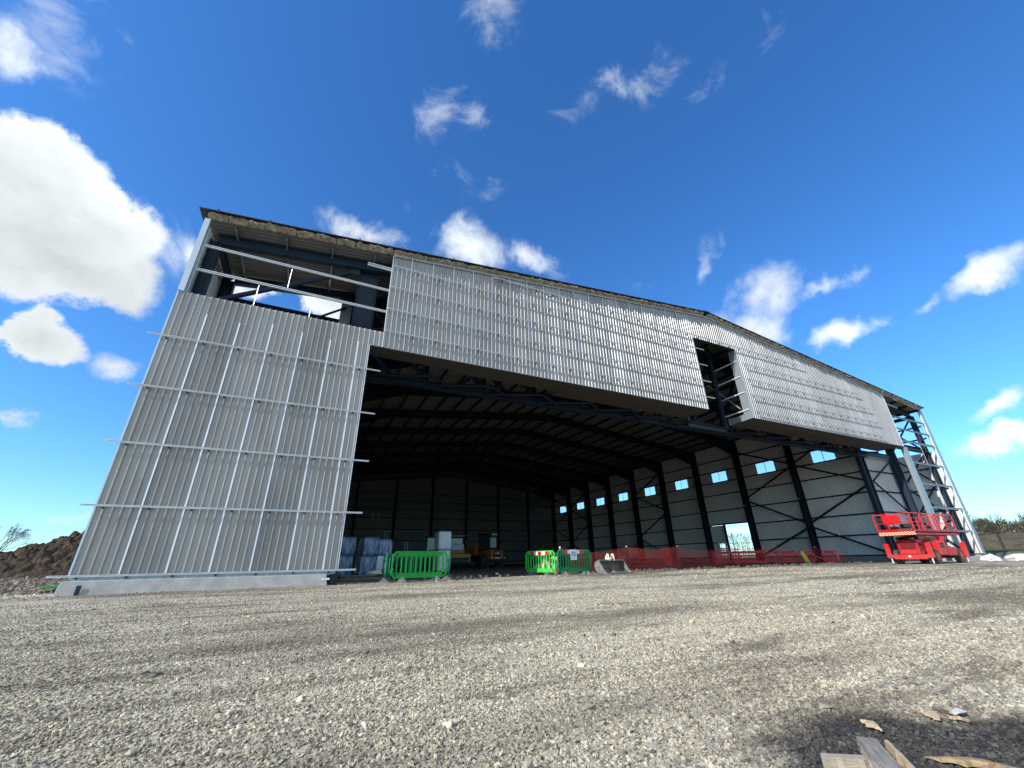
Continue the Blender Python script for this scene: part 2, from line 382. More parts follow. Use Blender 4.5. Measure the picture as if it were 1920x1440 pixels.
def make_stones():
    rc = bpy.data.collections.new('stone_shapes')
    ms = bpy.data.materials.new('crushed_stone'); ms.use_nodes = True
    N = ms.node_tree.nodes; L = ms.node_tree.links; bs = N['Principled BSDF']
    bs.inputs['Roughness'].default_value = .9; bs.inputs['Specular IOR Level'].default_value = .2
    oi = N.new('ShaderNodeObjectInfo'); cr = N.new('ShaderNodeValToRGB'); e = cr.color_ramp.elements
    e[0].color = (.13, .11, .08, 1); e[1].color = (.76, .66, .46, 1)
    for p, c in ((.2, (.31, .265, .185)), (.55, (.50, .435, .30)), (.85, (.62, .54, .37))):
        el = e.new(p); el.color = (*c, 1)
    L.new(oi.outputs['Random'], cr.inputs[0])
    nz = N.new('ShaderNodeTexNoise'); nz.inputs['Scale'].default_value = 2.5; nz.inputs['Detail'].default_value = 5
    tc = N.new('ShaderNodeTexCoord'); L.new(tc.outputs['Object'], nz.inputs['Vector'])
    g = N.new('ShaderNodeNewGeometry')
    # broad muddy areas, in world position, so that stones share the ground's streaks
    mudf = mud_nodes(ms.node_tree, g.outputs['Position'])
    mx = N.new('ShaderNodeMix'); mx.data_type = 'RGBA'; L.new(mudf, mx.inputs[0]); L.new(cr.outputs[0], mx.inputs[6]); mx.inputs[7].default_value = (.135, .108, .08, 1)
    mxb = mx
    dark_patch = dark_patch_node(ms.node_tree, g.outputs['Position'])
    mxc = N.new('ShaderNodeMix'); mxc.data_type = 'RGBA'; mxc.blend_type = 'MULTIPLY'; L.new(dark_patch, mxc.inputs[0]); L.new(mxb.outputs[2], mxc.inputs[6]); mxc.inputs[7].default_value = (.15, .16, .19, 1)
    mx = mxc
    m3 = N.new('ShaderNodeMix'); m3.data_type = 'RGBA'; m3.blend_type = 'MULTIPLY'; m3.inputs[0].default_value = 1
    r2 = N.new('ShaderNodeMapRange'); r2.inputs[3].default_value = .7; r2.inputs[4].default_value = 1.25; L.new(nz.outputs['Fac'], r2.inputs[0])
    L.new(mx.outputs[2], m3.inputs[6]); L.new(r2.outputs[0], m3.inputs[7]); L.new(m3.outputs[2], bs.inputs['Base Color'])
    rs = random.Random(3)
    for k in range(9):
        bm = bmesh.new()
        for i in range(14):
            d = Vector((rs.gauss(0, 1), rs.gauss(0, 1), rs.gauss(0, 1))).normalized() * rs.uniform(.75, 1)
            bm.verts.new((d.x * rs.uniform(.9, 1.2), d.y * .8, d.z * .55))
        bmesh.ops.convex_hull(bm, input=bm.verts)
        for v in [v for v in bm.verts if not v.link_faces]: bm.verts.remove(v)
        me = bpy.data.meshes.new('stone_shape'); bm.to_mesh(me); bm.free(); me.materials.append(ms)
        rc.objects.link(bpy.data.objects.new('stone_shape', me))
    rng = np.random.default_rng(5)
    P = []; S = []
    def ring(r0, r1, dens, s0, s1, a0=-42, a1=98):
        area = (r1*r1 - r0*r0) / 2 * math.radians(a1 - a0)
        n = int(area * dens)
        r = np.sqrt(rng.uniform(r0*r0, r1*r1, n)); a = np.radians(rng.uniform(a0, a1, n))
        x = CAMP.x + r * np.sin(a + 0); y = CAMP.y + r * np.cos(a)
        s = s0 * (s1 / s0) ** (rng.uniform(0, 1, n) ** 1.8)
        ok = (y < -.35) | ((x > 6.9) & (y < 1.5)) | (x < -.35)
        P.append(np.stack([x, y], 1)[ok]); S.append(s[ok])
    ring(.9, 3.2, 8200, .0045, .0155)
    ring(3.2, 6, 3600, .006, .0155)
    ring(6, 10, 1000, .008, .019)
    ring(10, 16, 200, .012, .026)
    ring(16, 30, 30, .022, .045)
    ring(.9, 8, 16, .017, .038)
    ring(8, 30, .7, .03, .06)
    P = np.concatenate(P); S = np.concatenate(S); n = len(P)
    Z = np.array([gh(float(x), float(y)) for x, y in P]) + S * .15
    me = bpy.data.meshes.new('loose_stones'); me.vertices.add(n)
    me.vertices.foreach_set('co', np.column_stack([P, Z]).astype(np.float32).ravel())
    a = me.attributes.new('rot', 'FLOAT_VECTOR', 'POINT'); rot = np.column_stack([rng.normal(0, .45, n), rng.normal(0, .45, n), rng.uniform(0, 6.28, n)])
    a.data.foreach_set('vector', rot.astype(np.float32).ravel())
    a = me.attributes.new('siz', 'FLOAT', 'POINT'); a.data.foreach_set('value', S.astype(np.float32))
    me.materials.append(ms)
    o = bpy.data.objects.new('loose_stones', me); COL.objects.link(o)
    tag(o, 'loose angular crushed stones scattered over the yard', 'gravel', None, 'stuff')
    ng = bpy.data.node_groups.new('scatter', 'GeometryNodeTree')
    ng.interface.new_socket('Geometry', in_out='INPUT', socket_type='NodeSocketGeometry')
    ng.interface.new_socket('Geometry', in_out='OUTPUT', socket_type='NodeSocketGeometry')
    gi = ng.nodes.new('NodeGroupInput'); go = ng.nodes.new('NodeGroupOutput')
    ci = ng.nodes.new('GeometryNodeCollectionInfo'); ci.inputs[0].default_value = rc; ci.inputs[1].default_value = True; ci.inputs[2].default_value = True
    ip = ng.nodes.new('GeometryNodeInstanceOnPoints'); ip.inputs['Pick Instance'].default_value = True
    ar = ng.nodes.new('GeometryNodeInputNamedAttribute'); ar.data_type = 'FLOAT_VECTOR'; ar.inputs[0].default_value = 'rot'
    az = ng.nodes.new('GeometryNodeInputNamedAttribute'); az.data_type = 'FLOAT'; az.inputs[0].default_value = 'siz'
    ng.links.new(gi.outputs[0], ip.inputs['Points']); ng.links.new(ci.outputs[0], ip.inputs['Instance'])
    ng.links.new(ar.outputs[0], ip.inputs['Rotation']); ng.links.new(az.outputs[0], ip.inputs['Scale'])
    ng.links.new(ip.outputs[0], go.inputs[0])
    md = o.modifiers.new('scatter', 'NODES'); md.node_group = ng
make_stones()

# ------------------------------------------------------------------ hangar
W = 58.28; XL = 5.9; XR = 52.4; HE = 13.44; HR = 16.58; YB = 60.0
SL = (HR - HE) / (W / 2)
DL, DR, DH = 6.76, 51.52, 9.19      # door opening
OL, OR_, OH = 27.33, 31.62, 14.44   # opening in the fascia
def zr(x): return HE + SL * min(x, W - x)
H = empty('aircraft_hangar', (W/2, 0, 0), 0, 'huge half clad steel aircraft hangar with a wide open front and grey ribbed sheeting', 'hangar')
def hb(b, name, m, **k): return b.build(name, m, H, world=True, **k)

PITCH = .2115
def corr(x0, x1, zlo, zhi, y=0., pitch=PITCH, dep=.055, axis='x', out=-1, rib=.25, sl=.13):
    """vertical ribbed sheet between x0 and x1; zlo/zhi constants or functions; one face strip per bend"""
    b = MB(); pts = []
    k0 = math.floor(x0 / pitch) - 1; k = k0
    while k * pitch < x1 + pitch:
        a = k * pitch
        for fx, d in ((0, 0), (1 - rib - sl, 0), (1 - rib, 1), (1 - sl, 1)):
            pts.append((a + fx * pitch, d * dep))
        k += 1
    def dat(x):
        for i in range(len(pts) - 1):
            if pts[i][0] <= x <= pts[i+1][0]:
                t = (x - pts[i][0]) / (pts[i+1][0] - pts[i][0] + 1e-9); return pts[i][1] * (1-t) + pts[i+1][1] * t
        return 0
    P = [(x0, dat(x0))] + [p for p in pts if x0 < p[0] < x1] + [(x1, dat(x1))]
    f0 = zlo if callable(zlo) else (lambda x: zlo); f1 = zhi if callable(zhi) else (lambda x: zhi)
    for x, d in P:
        yy = y + out * d
        for z in (f0(x), f1(x)): b.v.append((x, yy, z) if axis == 'x' else (yy, x, z))
    b.f = [(2*i, 2*i+2, 2*i+3, 2*i+1) for i in range(len(P)-1)]
    return b
# front sheeting: narrow ribs standing proud
hb(corr(0, 7.30, .44, 9.93).add([], []), 'left_cladding', M['clad'], fix=False)
# strip over the door edge is cut by the door opening: rebuild left panel in two pieces
bpy.data.objects.remove(bpy.data.objects['left_cladding'])
b = corr(0, DL, .44, 9.93); c = corr(DL, 7.28, DH, 9.93); b.add(c.v, c.f)
hb(b, 'front_cladding', M['clad'], fix=False, label='lower left front sheeting with white taped seams')
b = corr(7.30, OL, DH, zr); c = corr(OL, OR_, OH, zr); b.add(c.v, c.f); c = corr(OR_, DR, DH, zr); b.add(c.v, c.f)
hb(b, 'front_cladding', M['clad2'], fix=False, label='ribbed sheeting across the top of the doorway')
# seams
k = 1
while k * 1.0575 < 7:
    x = k * 1.0575
    if x < DL - .1:
        b = MB().box((x - .046, -.062, .44), (x - .008, -.0565, 9.25 - .1 * (k % 3)))
        hb(b, 'seam_tape', M['tape'])
    k += 1
x = 8.33
while x < DR - .3:
    if not (OL - .1 < x < OR_ + .1):
        kx = round(x / PITCH) * PITCH - PITCH * .3
        hb(MB().box((kx - .02, -.060, DH + .02), (kx + .02, -.0563, zr(x) - .05)), 'sheet_lap', M['rail'])
    x += 1.0575
# rails (spacer bars) with brackets
brk = 0; stuffb = MB()
def rail(x0, x1, z, yc=-.17, xb0=None, xb1=None, br=True):
    global brk
    b = MB().chan((x0, yc, z), (x1, yc, z), .035, .052, .004, lip=.012)
    r = hb(b, 'spacer_rail', M['rail'])
    if z > 9.5: b = None
    a = xb0 if xb0 is not None else x0 + .3
    while br and a < (xb1 if xb1 is not None else x1 - .1):
        bb = stuffb if brk >= 100 else MB()
        bb.box((a - .025, yc, z - .05), (a + .025, -.04, z - .042)); bb.box((a - .03, -.070, z - .085), (a + .03, -.0575, z - .03))
        if brk < 100: bb.build('bracket', M['dsteel'], r, world=True)
        brk += 1; a += 1.0575
for z in (2.31, 4.19, 6.09, 7.98): rail(-.36 if z > 3 else -.33, 7.33, z, xb0=.16, xb1=6.7)
rail(-.42, 7.35, .45, xb0=.16, xb1=6.7)
for z in (9.98, 11.12, 12.32, 13.52): rail(7.3, 28.0, z, xb0=8.55, xb1=27.2)
for z, xe in ((9.68, 48.4), (10.88, 48.3), (12.08, 47.8), (13.3, 46.9)): rail(31.75, xe, z, xb0=32.2)
rail(12.5, 39.4, 14.55, xb0=13.0)
for x0, x1 in ((7.3, W/2), (W/2, 48.5)):
    o = hb(MB().chan((x0, -.09, zr(x0) - .05), (x1, -.09, zr(x1) - .05), .05, .06, .004, lip=.01), 'top_trim', M['rail'])
if stuffb.v:
    o = hb(stuffb, 'bracket_row', M['dsteel']); o['kind'] = 'stuff'
# corner flashings and edges
hb(MB().chan((.05, -.02, 9.93), (.05, -.02, HE - .02), .12, .19, .01, up=(1, 0, 0)), 'corner_flashing', M['flash'])
hb(MB().box((-.05, -.03, .44), (-.003, .25, 9.93)), 'corner_trim_or_lit_edge', M['flash'])
hb(MB().box((DL - .003, -.045, .44), (DL + .03, .03, DH)), 'jamb_trim', M['tape'])
hb(MB().box((7.28, -.05, DH), (7.31, .0, zr(7.3) - .05)), 'sheet_edge', M['tape'])
hb(MB().box((OL - .02, -.04, DH), (OL + .015, .05, OH)), 'opening_trim', M['tape'])
hb(MB().box((OR_ - .015, -.045, DH), (OR_ + .0, .55, OH - .003)), 'opening_jamb', M['zinc'])
hb(MB().box((OR_ - .02, .56, DH - .01), (OR_ + .0, 1.80, DH + .42)), 'jamb_plate', M['zinc'])
hb(MB().box((OL, -.03, OH - .03), (OR_ - .02, .20, OH)), 'opening_head', M['steel'])
hb(MB().box((DR - .002, -.05, DH), (DR + .03, 0, zr(DR) - .05)), 'sheet_edge', M['tape'])

# plinths
b = MB().poly([(-.16, 0), (-.16, .30), (.05, .36), (.05, 0)], (-.0, 0))
def plinth(x0, x1, y0=-.22, y1=.15, h=.33, name='plinth', m='conc', batter=.1, z0=-.3):
    b = MB(); vs = []
    for x, s in ((x0, -1), (x1, 1)):
        vs += [(x + s * batter, y0 - .04, z0), (x + s * batter, y1, z0), (x, y1, h), (x, y0, h)]
    b.add(vs, [(0,1,2,3), (4,7,6,5), (0,3,7,4), (1,5,6,2), (3,2,6,7), (0,4,5,1)])
    return hb(b, name, M[m], bevel=.015)
plinth(-.07, 6.45); plinth(52.9, 58.2)
hb(MB().box((.30, -.275, -.05), (.40, -.262, .22)), 'steel_strap', M['steel'], label='dark steel strap on the left plinth')
hb(MB().box((6.56, -.2, -.1), (6.80, .15, .33)), 'base_block', M['steel_d'])
hb(MB().box((6.30, -.29, .16), (6.55, -.272, .22)), 'fixing_plate', M['tape'])
hb(MB().box((XR - .02, 3.7, -.3), (XR + .16, YB, .44)), 'plinth', M['conc2'])
hb(MB().box((XR + .18, 3.62, -.3), (W - .1, 3.9, .44)), 'plinth', M['conc2'])
hb(MB().box((W - .12, .16, -.3), (W + .06, 3.9, .44)), 'plinth', M['conc'])
hb(MB().box((XL, YB + .02, -.3), (XR, YB + .2, .44)), 'plinth', M['conc2'])

# soffit under the fascia: thin ribbed panel
def soffit(x0, x1, y1):
    b = MB(); n = int((x1 - x0) / .1)
    xs = [x0 + (x1 - x0) * i / n for i in range(n + 1)]
    b.v = [(x, y, DH - .004 + (0 if i % 2 else .012)) for i, x in enumerate(xs) for y in (.0, y1)]
    b.f = [(2*i, 2*i+1, 2*i+3, 2*i+2) for i in range(n)]
    # upper skin so that the soffit has depth
    m = len(b.v); b.v += [(x0, 0, DH + .06), (x1, 0, DH + .06), (x1, y1, DH + .06), (x0, y1, DH + .06), (x0, y1, DH - .01), (x1, y1, DH - .01)]
    b.f += [(m, m+1, m+2, m+3), (m+3, m+2, m+5, m+4)]
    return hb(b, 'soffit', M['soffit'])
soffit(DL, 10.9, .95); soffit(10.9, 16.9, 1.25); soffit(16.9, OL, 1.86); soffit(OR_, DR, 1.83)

# portal frames
FR = [3.6 + 6.266 * k for k in range(10)]
def hsec(name, p, q, w, h, t, up, m='steel'):
    return hb(MB().ibeam(p, q, w, h, t, up), name, M[m])
for y in FR:
    for s in (0, 1):
        x = XL + .45 if s == 0 else XR - .45
        hsec('column', (x, y, -.2), (x, y, zr(x) - .3), .32, .86, .035, (1, 0, 0), 'steel_d' if y > 5 else 'steel')
        xi = x
        hsec('rafter', (xi, y, zr(xi) - .62), (W/2, y, HR - .62), .3, .72, .03, (0, 0, 1), 'steel_d')
        xh = XL + 5.6 if s == 0 else XR - 5.6
        xc = XL + .86 if s == 0 else XR - .86
        b = MB().poly([(xc, zr(xc) - .98), (xc, zr(xc) - 2.1), (xh, zr(xh) - .98)], (y - .1, y + .1), 1)
        hb(b, 'haunch', M['steel_d'])
# front frame just behind the sheeting
for x, w in ((.33, .36), (57.78, .42)):
    hsec('column', (x, .75, -.1), (x, .75, zr(x) - .45), .34, w, .02, (1, 0, 0))
for x, wb in ((6.39, .88), (51.75, .36)):
    hsec('column', (x, 1.05, -.1), (x, 1.05, zr(x) - .45), .36, wb, .022, (1, 0, 0))
for s in (0, 1):
    x0 = .33 if s == 0 else W - .33
    hsec('rafter', (x0, .78, zr(x0) - .33), (W/2, .78, HR - .33), .26, .46, .025, (0, 0, 1))
for x in (.45, 58.0 - .05):
    hsec('column', (x, 3.6, -.1), (x, 3.6, zr(x) - .4), .3, .4, .025, (1, 0, 0))
    hsec('eaves_beam', (x, .9, 12.95), (x, 3.5, 12.95), .2, .3, .02, (0, 0, 1))
for x0, x1 in ((.6, 5.9), (52.4, 57.8)):
    hsec('rafter', (x0, 3.6, zr(x0) - .35), (x1, 3.6, zr(x1) - .35), .26, .42, .025, (0, 0, 1))
    hsec('tie_beam', (x0, 3.55, 9.55), (x1, 3.55, 9.55), .26, .4, .025, (0, 0, 1))
hsec('tie_beam', (52.4, .78, 9.52), (57.6, .78, 9.52), .3, .42, .025, (0, 0, 1))
# jamb channel, right corner channels
hb(MB().chan((51.85, .12, .44), (51.85, .12, DH - .02), .26, .62, .015, up=(1, 0, 0)), 'door_jamb', M['zinc'])
hb(MB().chan((W - .2, .05, .44), (W - .2, .05, HE - .05), .22, .42, .012, up=(1, 0, 0)), 'corner_channel', M['zinc'])
hb(MB().box((W - .46, .0, .5), (W - .425, .1, HE - .2)), 'corner_trim_or_lit_edge', M['tape'])  # bright strip stands in for the lit inner edge of the channel
# tubes and cross bracing
def tube(p, q, r=.085, m='steel', name='brace'): return hb(MB().tube(p, q, r, 10), name, M[m], smooth=False)
tube((.7, .92, 10.25), (5.85, .92, 13.5), .105)
tube((3.9, 3.6, 11.7), (5.6, 3.6, 13.0), .06)
hb(MB().box((5.55, .8, 13.18), (5.94, .86, 13.62)), 'gusset_plate', M['steel'])
for z0, z1 in ((.6, 3.6), (3.6, 6.6), (6.6, 9.3), (9.8, 12.8)):
    tube((57.9, 1.0, z0), (57.9, 3.4, z1), .075); tube((57.9, 3.4, z0), (57.96, 1.0, z1), .075)
for p, q in (((52.7, 6.9), (57.5, 9.2)), ((52.7, 6.8), (57.6, 3.9)), ((52.7, 1.0), (57.6, 3.7)), ):
    tube((p[0], 3.5, p[1]), (q[0], 3.5, q[1]), .075)
def zig(y_b, y_a, ztop=9.6, x=52.05):
    """two diagonals pairs meeting column a in the middle"""
    for (ya, za), (yb, zb) in (((y_b, ztop), (y_a, 6.85)), ((y_a, 6.65), (y_b, 3.55)), ((y_b, 3.3), (y_a, .5)), ((y_b, ztop + .1), (y_a, 12.4))):
        tube((x, ya, za), (x, yb, zb), .085, 'steel_d')
zig(FR[1], FR[0]); zig(FR[1], FR[2]); zig(FR[5], FR[4]); zig(FR[8], FR[7]); zig(FR[8], FR[9])

# header truss behind the fascia
TY = 2.85
hb(MB().ibeam((DL, TY, 9.02), (DR, TY, 9.02), .42, .34, .03), 'truss_chord', M['steel'])
for s in (0, 1):
    xa = DL if s == 0 else DR
    hb(MB().ibeam((xa, TY, zr(xa) - .95), (W/2, TY, HR - .95), .32, .3, .03), 'truss_chord', M['steel_d'])
n = 14; st = (DR - DL) / n
for i in range(n + 1):
    x = DL + st * i
    if 0 < i < n: hb(MB().ibeam((x, TY, 9.18), (x, TY, zr(x) - 1.1), .2, .22, .02, (1, 0, 0)), 'truss_post', M['steel_d'])
    if i < n:
        x2 = x + st
        a, c = ((x, 9.2), (x2, zr(x2) - 1.1)) if i >= n/2 else ((x2, 9.2), (x, zr(x) - 1.1))
        hb(MB().tube((a[0], TY, a[1]), (c[0], TY, c[1]), .13, 8), 'truss_diagonal', M['steel_d'])
        hb(MB().tube((x, TY, 9.0), (x2, 1.9 if x2 < OL or x2 > OR_ else 2.0, 9.12), .085, 6), 'soffit_strut', M['steel_d'])
        hb(MB().tube((x, 1.9, 9.14), (x + st / 2, TY, 9.02), .085, 6), 'soffit_strut', M['steel_d'])
        hb(MB().bar((x + st/2, TY, 9.1), (x + st/2 + (st/2 if i % 2 else -st/2), TY, 10.6), .18, .18), 'truss_diagonal', M['steel_d'])
hb(MB().bar((OL + .3, 1.95, 9.05), (OL + .3, 1.95, 14.3), .16, .16), 'fascia_post', M['steel'])
hb(MB().bar((31.38, 1.95, 8.9), (31.38, 1.95, 15.4), .2, .2), 'fascia_post', M['steel'])
hb(MB().ibeam((OL + .3, 1.95, 8.8), (31.4, 1.95, 8.8), .3, .36, .03), 'sill_beam', M['steel'])
for z in (9.85, 11.1, 12.3, 13.5):
    hb(MB().bar((OR_ - .06, .08, z), (OR_ - .06, 1.9, z + .0), .05, .09), 'side_rail', M['rail'])
hb(MB().bar((OR_ - .3, 2.6, 12.6), (OR_ - .1, .6, 10.0), .05, .07), 'stay', M['zinc'])
for xx in range(9, 50, 3):
    if not (OL - 1 < xx < OR_ + 1):
        hb(MB().bar((xx, .2, DH + .15), (xx, 1.8, DH + .15), .08, .12), 'soffit_joist', M['steel_d'])
for z in (9.98, 11.12, 12.32, 13.52):
    for x0, x1 in ((7.4, OL), (OR_ + .05, DR)):
        if z < zr(x0) - .4: hb(MB().chan((x0, .12, z), (x1, .12, z), .07, .2, .006), 'sheeting_rail', M['zinc'])

# open pockets either side: rails across the front
for z in (11.02, 12.18): hb(MB().chan((.25, .02, z), (7.28, .02, z), .07, .10, .006), 'sheeting_rail', M['rail'])
hb(MB().chan((6.2, .02, 13.38), (7.28, .02, 13.38), .07, .16, .006), 'sheeting_rail', M['rail'])
for (x, z0, z1) in ((3.31, 11.1, 12.1), (2.33, 9.95, 10.95), (4.3, 9.95, 10.95)):
    hb(MB().tube((x, .02, z0), (x, .02, z1), .013, 6), 'tie_rod', M['tape'])
for z in (2.27, 4.12, 6.07, 7.88, 10.92, 12.06):
    hb(MB().chan((51.7 if z > 9 else 52.2, .05, z), (58.15, .05, z), .07, .15, .006), 'sheeting_rail', M['zinc'])
hb(MB().chan((51.7, .05, 9.78), (58.15, .05, 9.78), .08, .2, .006), 'sheeting_rail', M['zinc'])
hb(MB().chan((51.5, .05, 13.25), (53.6, .05, 13.1), .07, .14, .006), 'sheeting_rail', M['zinc'])
for z0, z1 in ((6.2, 9.6), (4.2, 7.8), (2.4, 6.0), (.5, 4.0)):
    hb(MB().tube((54.9 + (.1 if z0 > 4 else 0), .05, z0 + .1), (54.9 + (.1 if z0 > 4 else 0), .05, z1 - .1 if z1 < 7 else z1), .016, 6), 'tie_rod', M['rail'])
hb(MB().chan((52.4, .05, .47), (58.2, .05, .47), .1, .1, .01), 'base_rail', M['steel'])

# walls
def wallx(x0, x1, y, z0, z1, m='liner', out=-1, name='wall'):   # parallel to the front
    return hb(corr(x0, x1, z0, z1, y, .25, .055, 'x', out), name, M[m], fix=False)
def wally(y0, y1, x, z0, z1, m='liner', out=-1, name='wall'):
    return hb(corr(y0, y1, z0, z1, x, .25, .055, 'y', out), name, M[m], fix=False)
WX = XR + .12
# right long wall: below sill, band with roof lights, above; doorway near the third frame
WINS = [(5.82 + 6.25 * k, 7.93 + 6.25 * k) for k in range(9)]
DO0, DO1 = 16.85, 22.1
wally(3.75, DO0, WX, .44, 9.45); wally(DO0, DO1, WX, 4.28, 9.45); wally(DO1, YB, WX, .44, 9.45)
yy = 3.75
for a, bb in WINS:
    wally(yy, a, WX, 9.45, 10.62); yy = bb
    p = hb(corr(a, bb, 9.45, 10.62, WX + .01, .25, .03, 'y'), 'roof_light', M['pane'], fix=False)
    MB().box((WX - .06, (a + bb)/2 - .03, 9.45), (WX - .04, (a + bb)/2 + .03, 10.62)).build('glazing_bar', M['rail'], p, world=True)
wally(yy, YB, WX, 9.45, 10.62); wally(3.75, YB, WX, 10.62, 14.1)
# outer skin of the wall so that it has thickness
hb(corr(3.75, YB, 10.75, 14.2, WX + .16, .25, .03, 'y', 1), 'outer_wall', M['liner'], fix=False)
b = corr(3.75, DO0, .44, 9.35, WX + .16, .25, .03, 'y', 1); c = corr(DO0, DO1, 4.4, 9.35, WX + .16, .25, .03, 'y', 1); b.add(c.v, c.f); c = corr(DO1, YB, .44, 9.35, WX + .16, .25, .03, 'y', 1); b.add(c.v, c.f)
hb(b, 'outer_wall', M['liner'], fix=False)
# personnel door bay
wally(20.25, DO1, WX - .01, 2.15, 4.2, name='door_side_panel')
wally(21.5, DO1, WX - .01, .44, 2.15, name='door_side_panel')
hb(MB().bar((WX - .06, 20.15, .2), (WX - .06, 20.15, 4.3), .2, .2), 'door_post', M['steel_d'])
hb(MB().bar((WX - .1, 20.45, .2), (WX - .1, 20.45, 4.1), .05, .22, (0, 1, 0)), 'door_frame', M['rail'])
hb(MB().bar((WX - .06, DO0, 4.32), (WX - .06, DO1, 4.32), .2, .16), 'door_head', M['steel_d'])
hb(MB().bar((WX - .05, DO0, 4.0), (WX - .05, 20.15, 4.0), .02, .03), 'door_cable', M['steel_d'])
hb(MB().bar((WX - .06, 20.4, 2.2), (WX - .06, DO1, 2.2), .06, .08), 'door_head', M['steel_d'])
hb(MB().bar((WX - .08, 21.4, .4), (WX - .08, 21.4, 2.05), .07, .07), 'door_frame', M['white'])
hb(MB().bar((WX - .08, 21.4, 2.05), (WX - .08, 20.6, 2.05), .07, .07), 'door_frame', M['white'])
# back wall and others
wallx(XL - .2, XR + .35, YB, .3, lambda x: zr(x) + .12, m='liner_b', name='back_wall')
hb(corr(3.75, YB, .3, lambda y: 14.1, XL - .12, .25, .03, 'y', 1), 'wall', M['liner'], fix=False)
wallx(52.5, 58.3, 3.95, .40, 9.45, name='pocket_back_wall')
wally(.3, 4.0, W - .06, .44, 9.45, name='pocket_side_wall')
hb(corr(.12, 5.9, .44, 12.18, 3.95, .25, .03, 'x', -1), 'pocket_back_wall', M['liner'], fix=False)
hb(corr(.3, 3.9, .44, 13.35, .06, .25, .03, 'y', 1), 'pocket_side_wall', M['liner'], fix=False)
hb(MB().chan((.5, 3.75, 12.2), (5.8, 3.75, 12.2), .07, .2, .006), 'sheeting_rail', M['steel_d'])
hb(MB().box((.0, 3.7, 11.8), (.36, 4.02, 13.5)), 'wall_pier', M['steel_d'])
hb(MB().box((.02, .0, .30), (6.72, .05, .455)), 'base_closer', M['zinc'])
hb(MB().box((5.38, 3.7, 11.8), (5.9, 4.0, 13.9)), 'wall_pier', M['zinc'])
for z in (10.75, 11.95): hb(MB().chan((W - .12, .4, z), (W - .12, 3.8, z), .07, .14, .006), 'sheeting_rail', M['steel'])
for z in (2.3, 4.15, 6.05, 7.95):
    hb(MB().chan((52.5, 3.85, z), (58.0, 3.85, z), .07, .12, .006), 'sheeting_rail', M['steel'])
    hb(MB().chan((W - .14, .4, z), (W - .14, 3.8, z), .07, .12, .006), 'sheeting_rail', M['steel'])
for z in (.5, 2.26, 4.08, 5.95, 7.85, 9.38, 10.72, 12.1):
    if z < 4.2 and z > .4:
        hb(MB().chan((XR, 3.7, z), (XR, DO0, z), .06, .12, .006), 'sheeting_rail', M['steel_d'])
        hb(MB().chan((XR, DO1 if z != 2.26 else DO1, z), (XR, YB, z), .06, .12, .006), 'sheeting_rail', M['steel_d'])
    else: hb(MB().chan((XR, 3.7, z), (XR, YB, z), .06, .12, .006), 'sheeting_rail', M['steel_d'])
    hb(MB().chan((XL, YB - .12, z), (XR, YB - .12, z), .06, .12, .006), 'sheeting_rail', M['steel_d'])
for k in range(1, 7):
    x = XR - 6.643 * k; hsec('column', (x, YB - .4, -.1), (x, YB - .4, zr(x) - .9), .3, .5, .03, (0, 1, 0), 'steel_d')
for x, z0, z1 in ((17.85, 3.75, 5.65), (18.25, 3.75, 5.65), (21.35, 2.2, 3.9), (21.85, 2.2, 3.9), (15.5, 7.3, 8.6), (16.5, 7.3, 8.6), (49.0, .6, 3.2), (47.4, .6, 3.2)):
    hb(MB().bar((x, YB - .2, z0), (x, YB - .2, z1), .09, .09), 'trimmer', M['rail'])
for (x0, x1, z) in ((16.5, 19, 5.62), (19.6, 25, 5.62), (19, 25, 3.85), (19.4, 24.8, 2.25), (15.5, 16.5, 8.6)):
    hb(MB().bar((x0, YB - .22, z), (x1, YB - .22, z), .04, .05), 'trimmer', M['zinc'])
for y, z in ((9.9, 6.0), (16.1, 6.0), (22.4, 6.0), (34.9, 6.0)):
    hb(MB().bar((51.3, y - .25, z), (51.5, y + 1.1, z + .02), .05, .05), 'cable_tray', M['rail'])

# roof: liner with ribs running down the slope, purlins, insulation, top sheet
def roofhalf(s):
    b = MB(); p = .22; dep = .035
    def seg(x0, x1, y0, y1):
        n = int((y1 - y0) / p); m0 = len(b.v)
        prof = []
        for i in range(n):
            a = y0 + i * p; prof += [(a, 0), (a + p * .62, 0), (a + p * .72, dep), (a + p * .9, dep)]
        prof.append((y1, 0))
        for y, d in prof:
            for x in (x0, x1): b.v.append((x, y, zr(x) + d))
        for i in range(len(prof) - 1): b.f.append((m0 + 2*i, m0 + 2*i+1, m0 + 2*i+3, m0 + 2*i+2))
    if s == 0: seg(-.0, W/2, -.02, 4.05); seg(XL - .2, W/2, 4.05, YB + .2)
    else: seg(W/2, W, -.02, 4.05); seg(W/2, XR + .3, 4.05, YB + .2)
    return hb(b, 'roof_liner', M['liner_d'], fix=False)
roofhalf(0); roofhalf(1)
for s in (0, 1):
    b = MB()
    for (xa, xb, y0, y1) in ((-.27, W/2, -.29, 4.1), (XL - .4, W/2, 4.1, YB + .3)):
        if s: xa, xb = W - xa, W - xb
        v = []
        for x in (xa, xb):
            zz = HE + SL * (min(x, W - x))
            v += [(x, y0, zz + .27), (x, y1, zz + .27), (x, y1, zz + .30), (x, y0, zz + .30)]
        b.add(v, [(0,1,2,3), (4,7,6,5), (0,4,5,1), (1,5,6,2), (2,6,7,3), (3,7,4,0)])
    hb(b, 'roof_sheet', M['roof'])
hb(MB().poly([(W/2 - .35, HR + .27), (W/2, HR + .36), (W/2 + .35, HR + .27), (W/2, HR + .31)], (-.3, YB + .3)), 'ridge_cap', M['roof'])
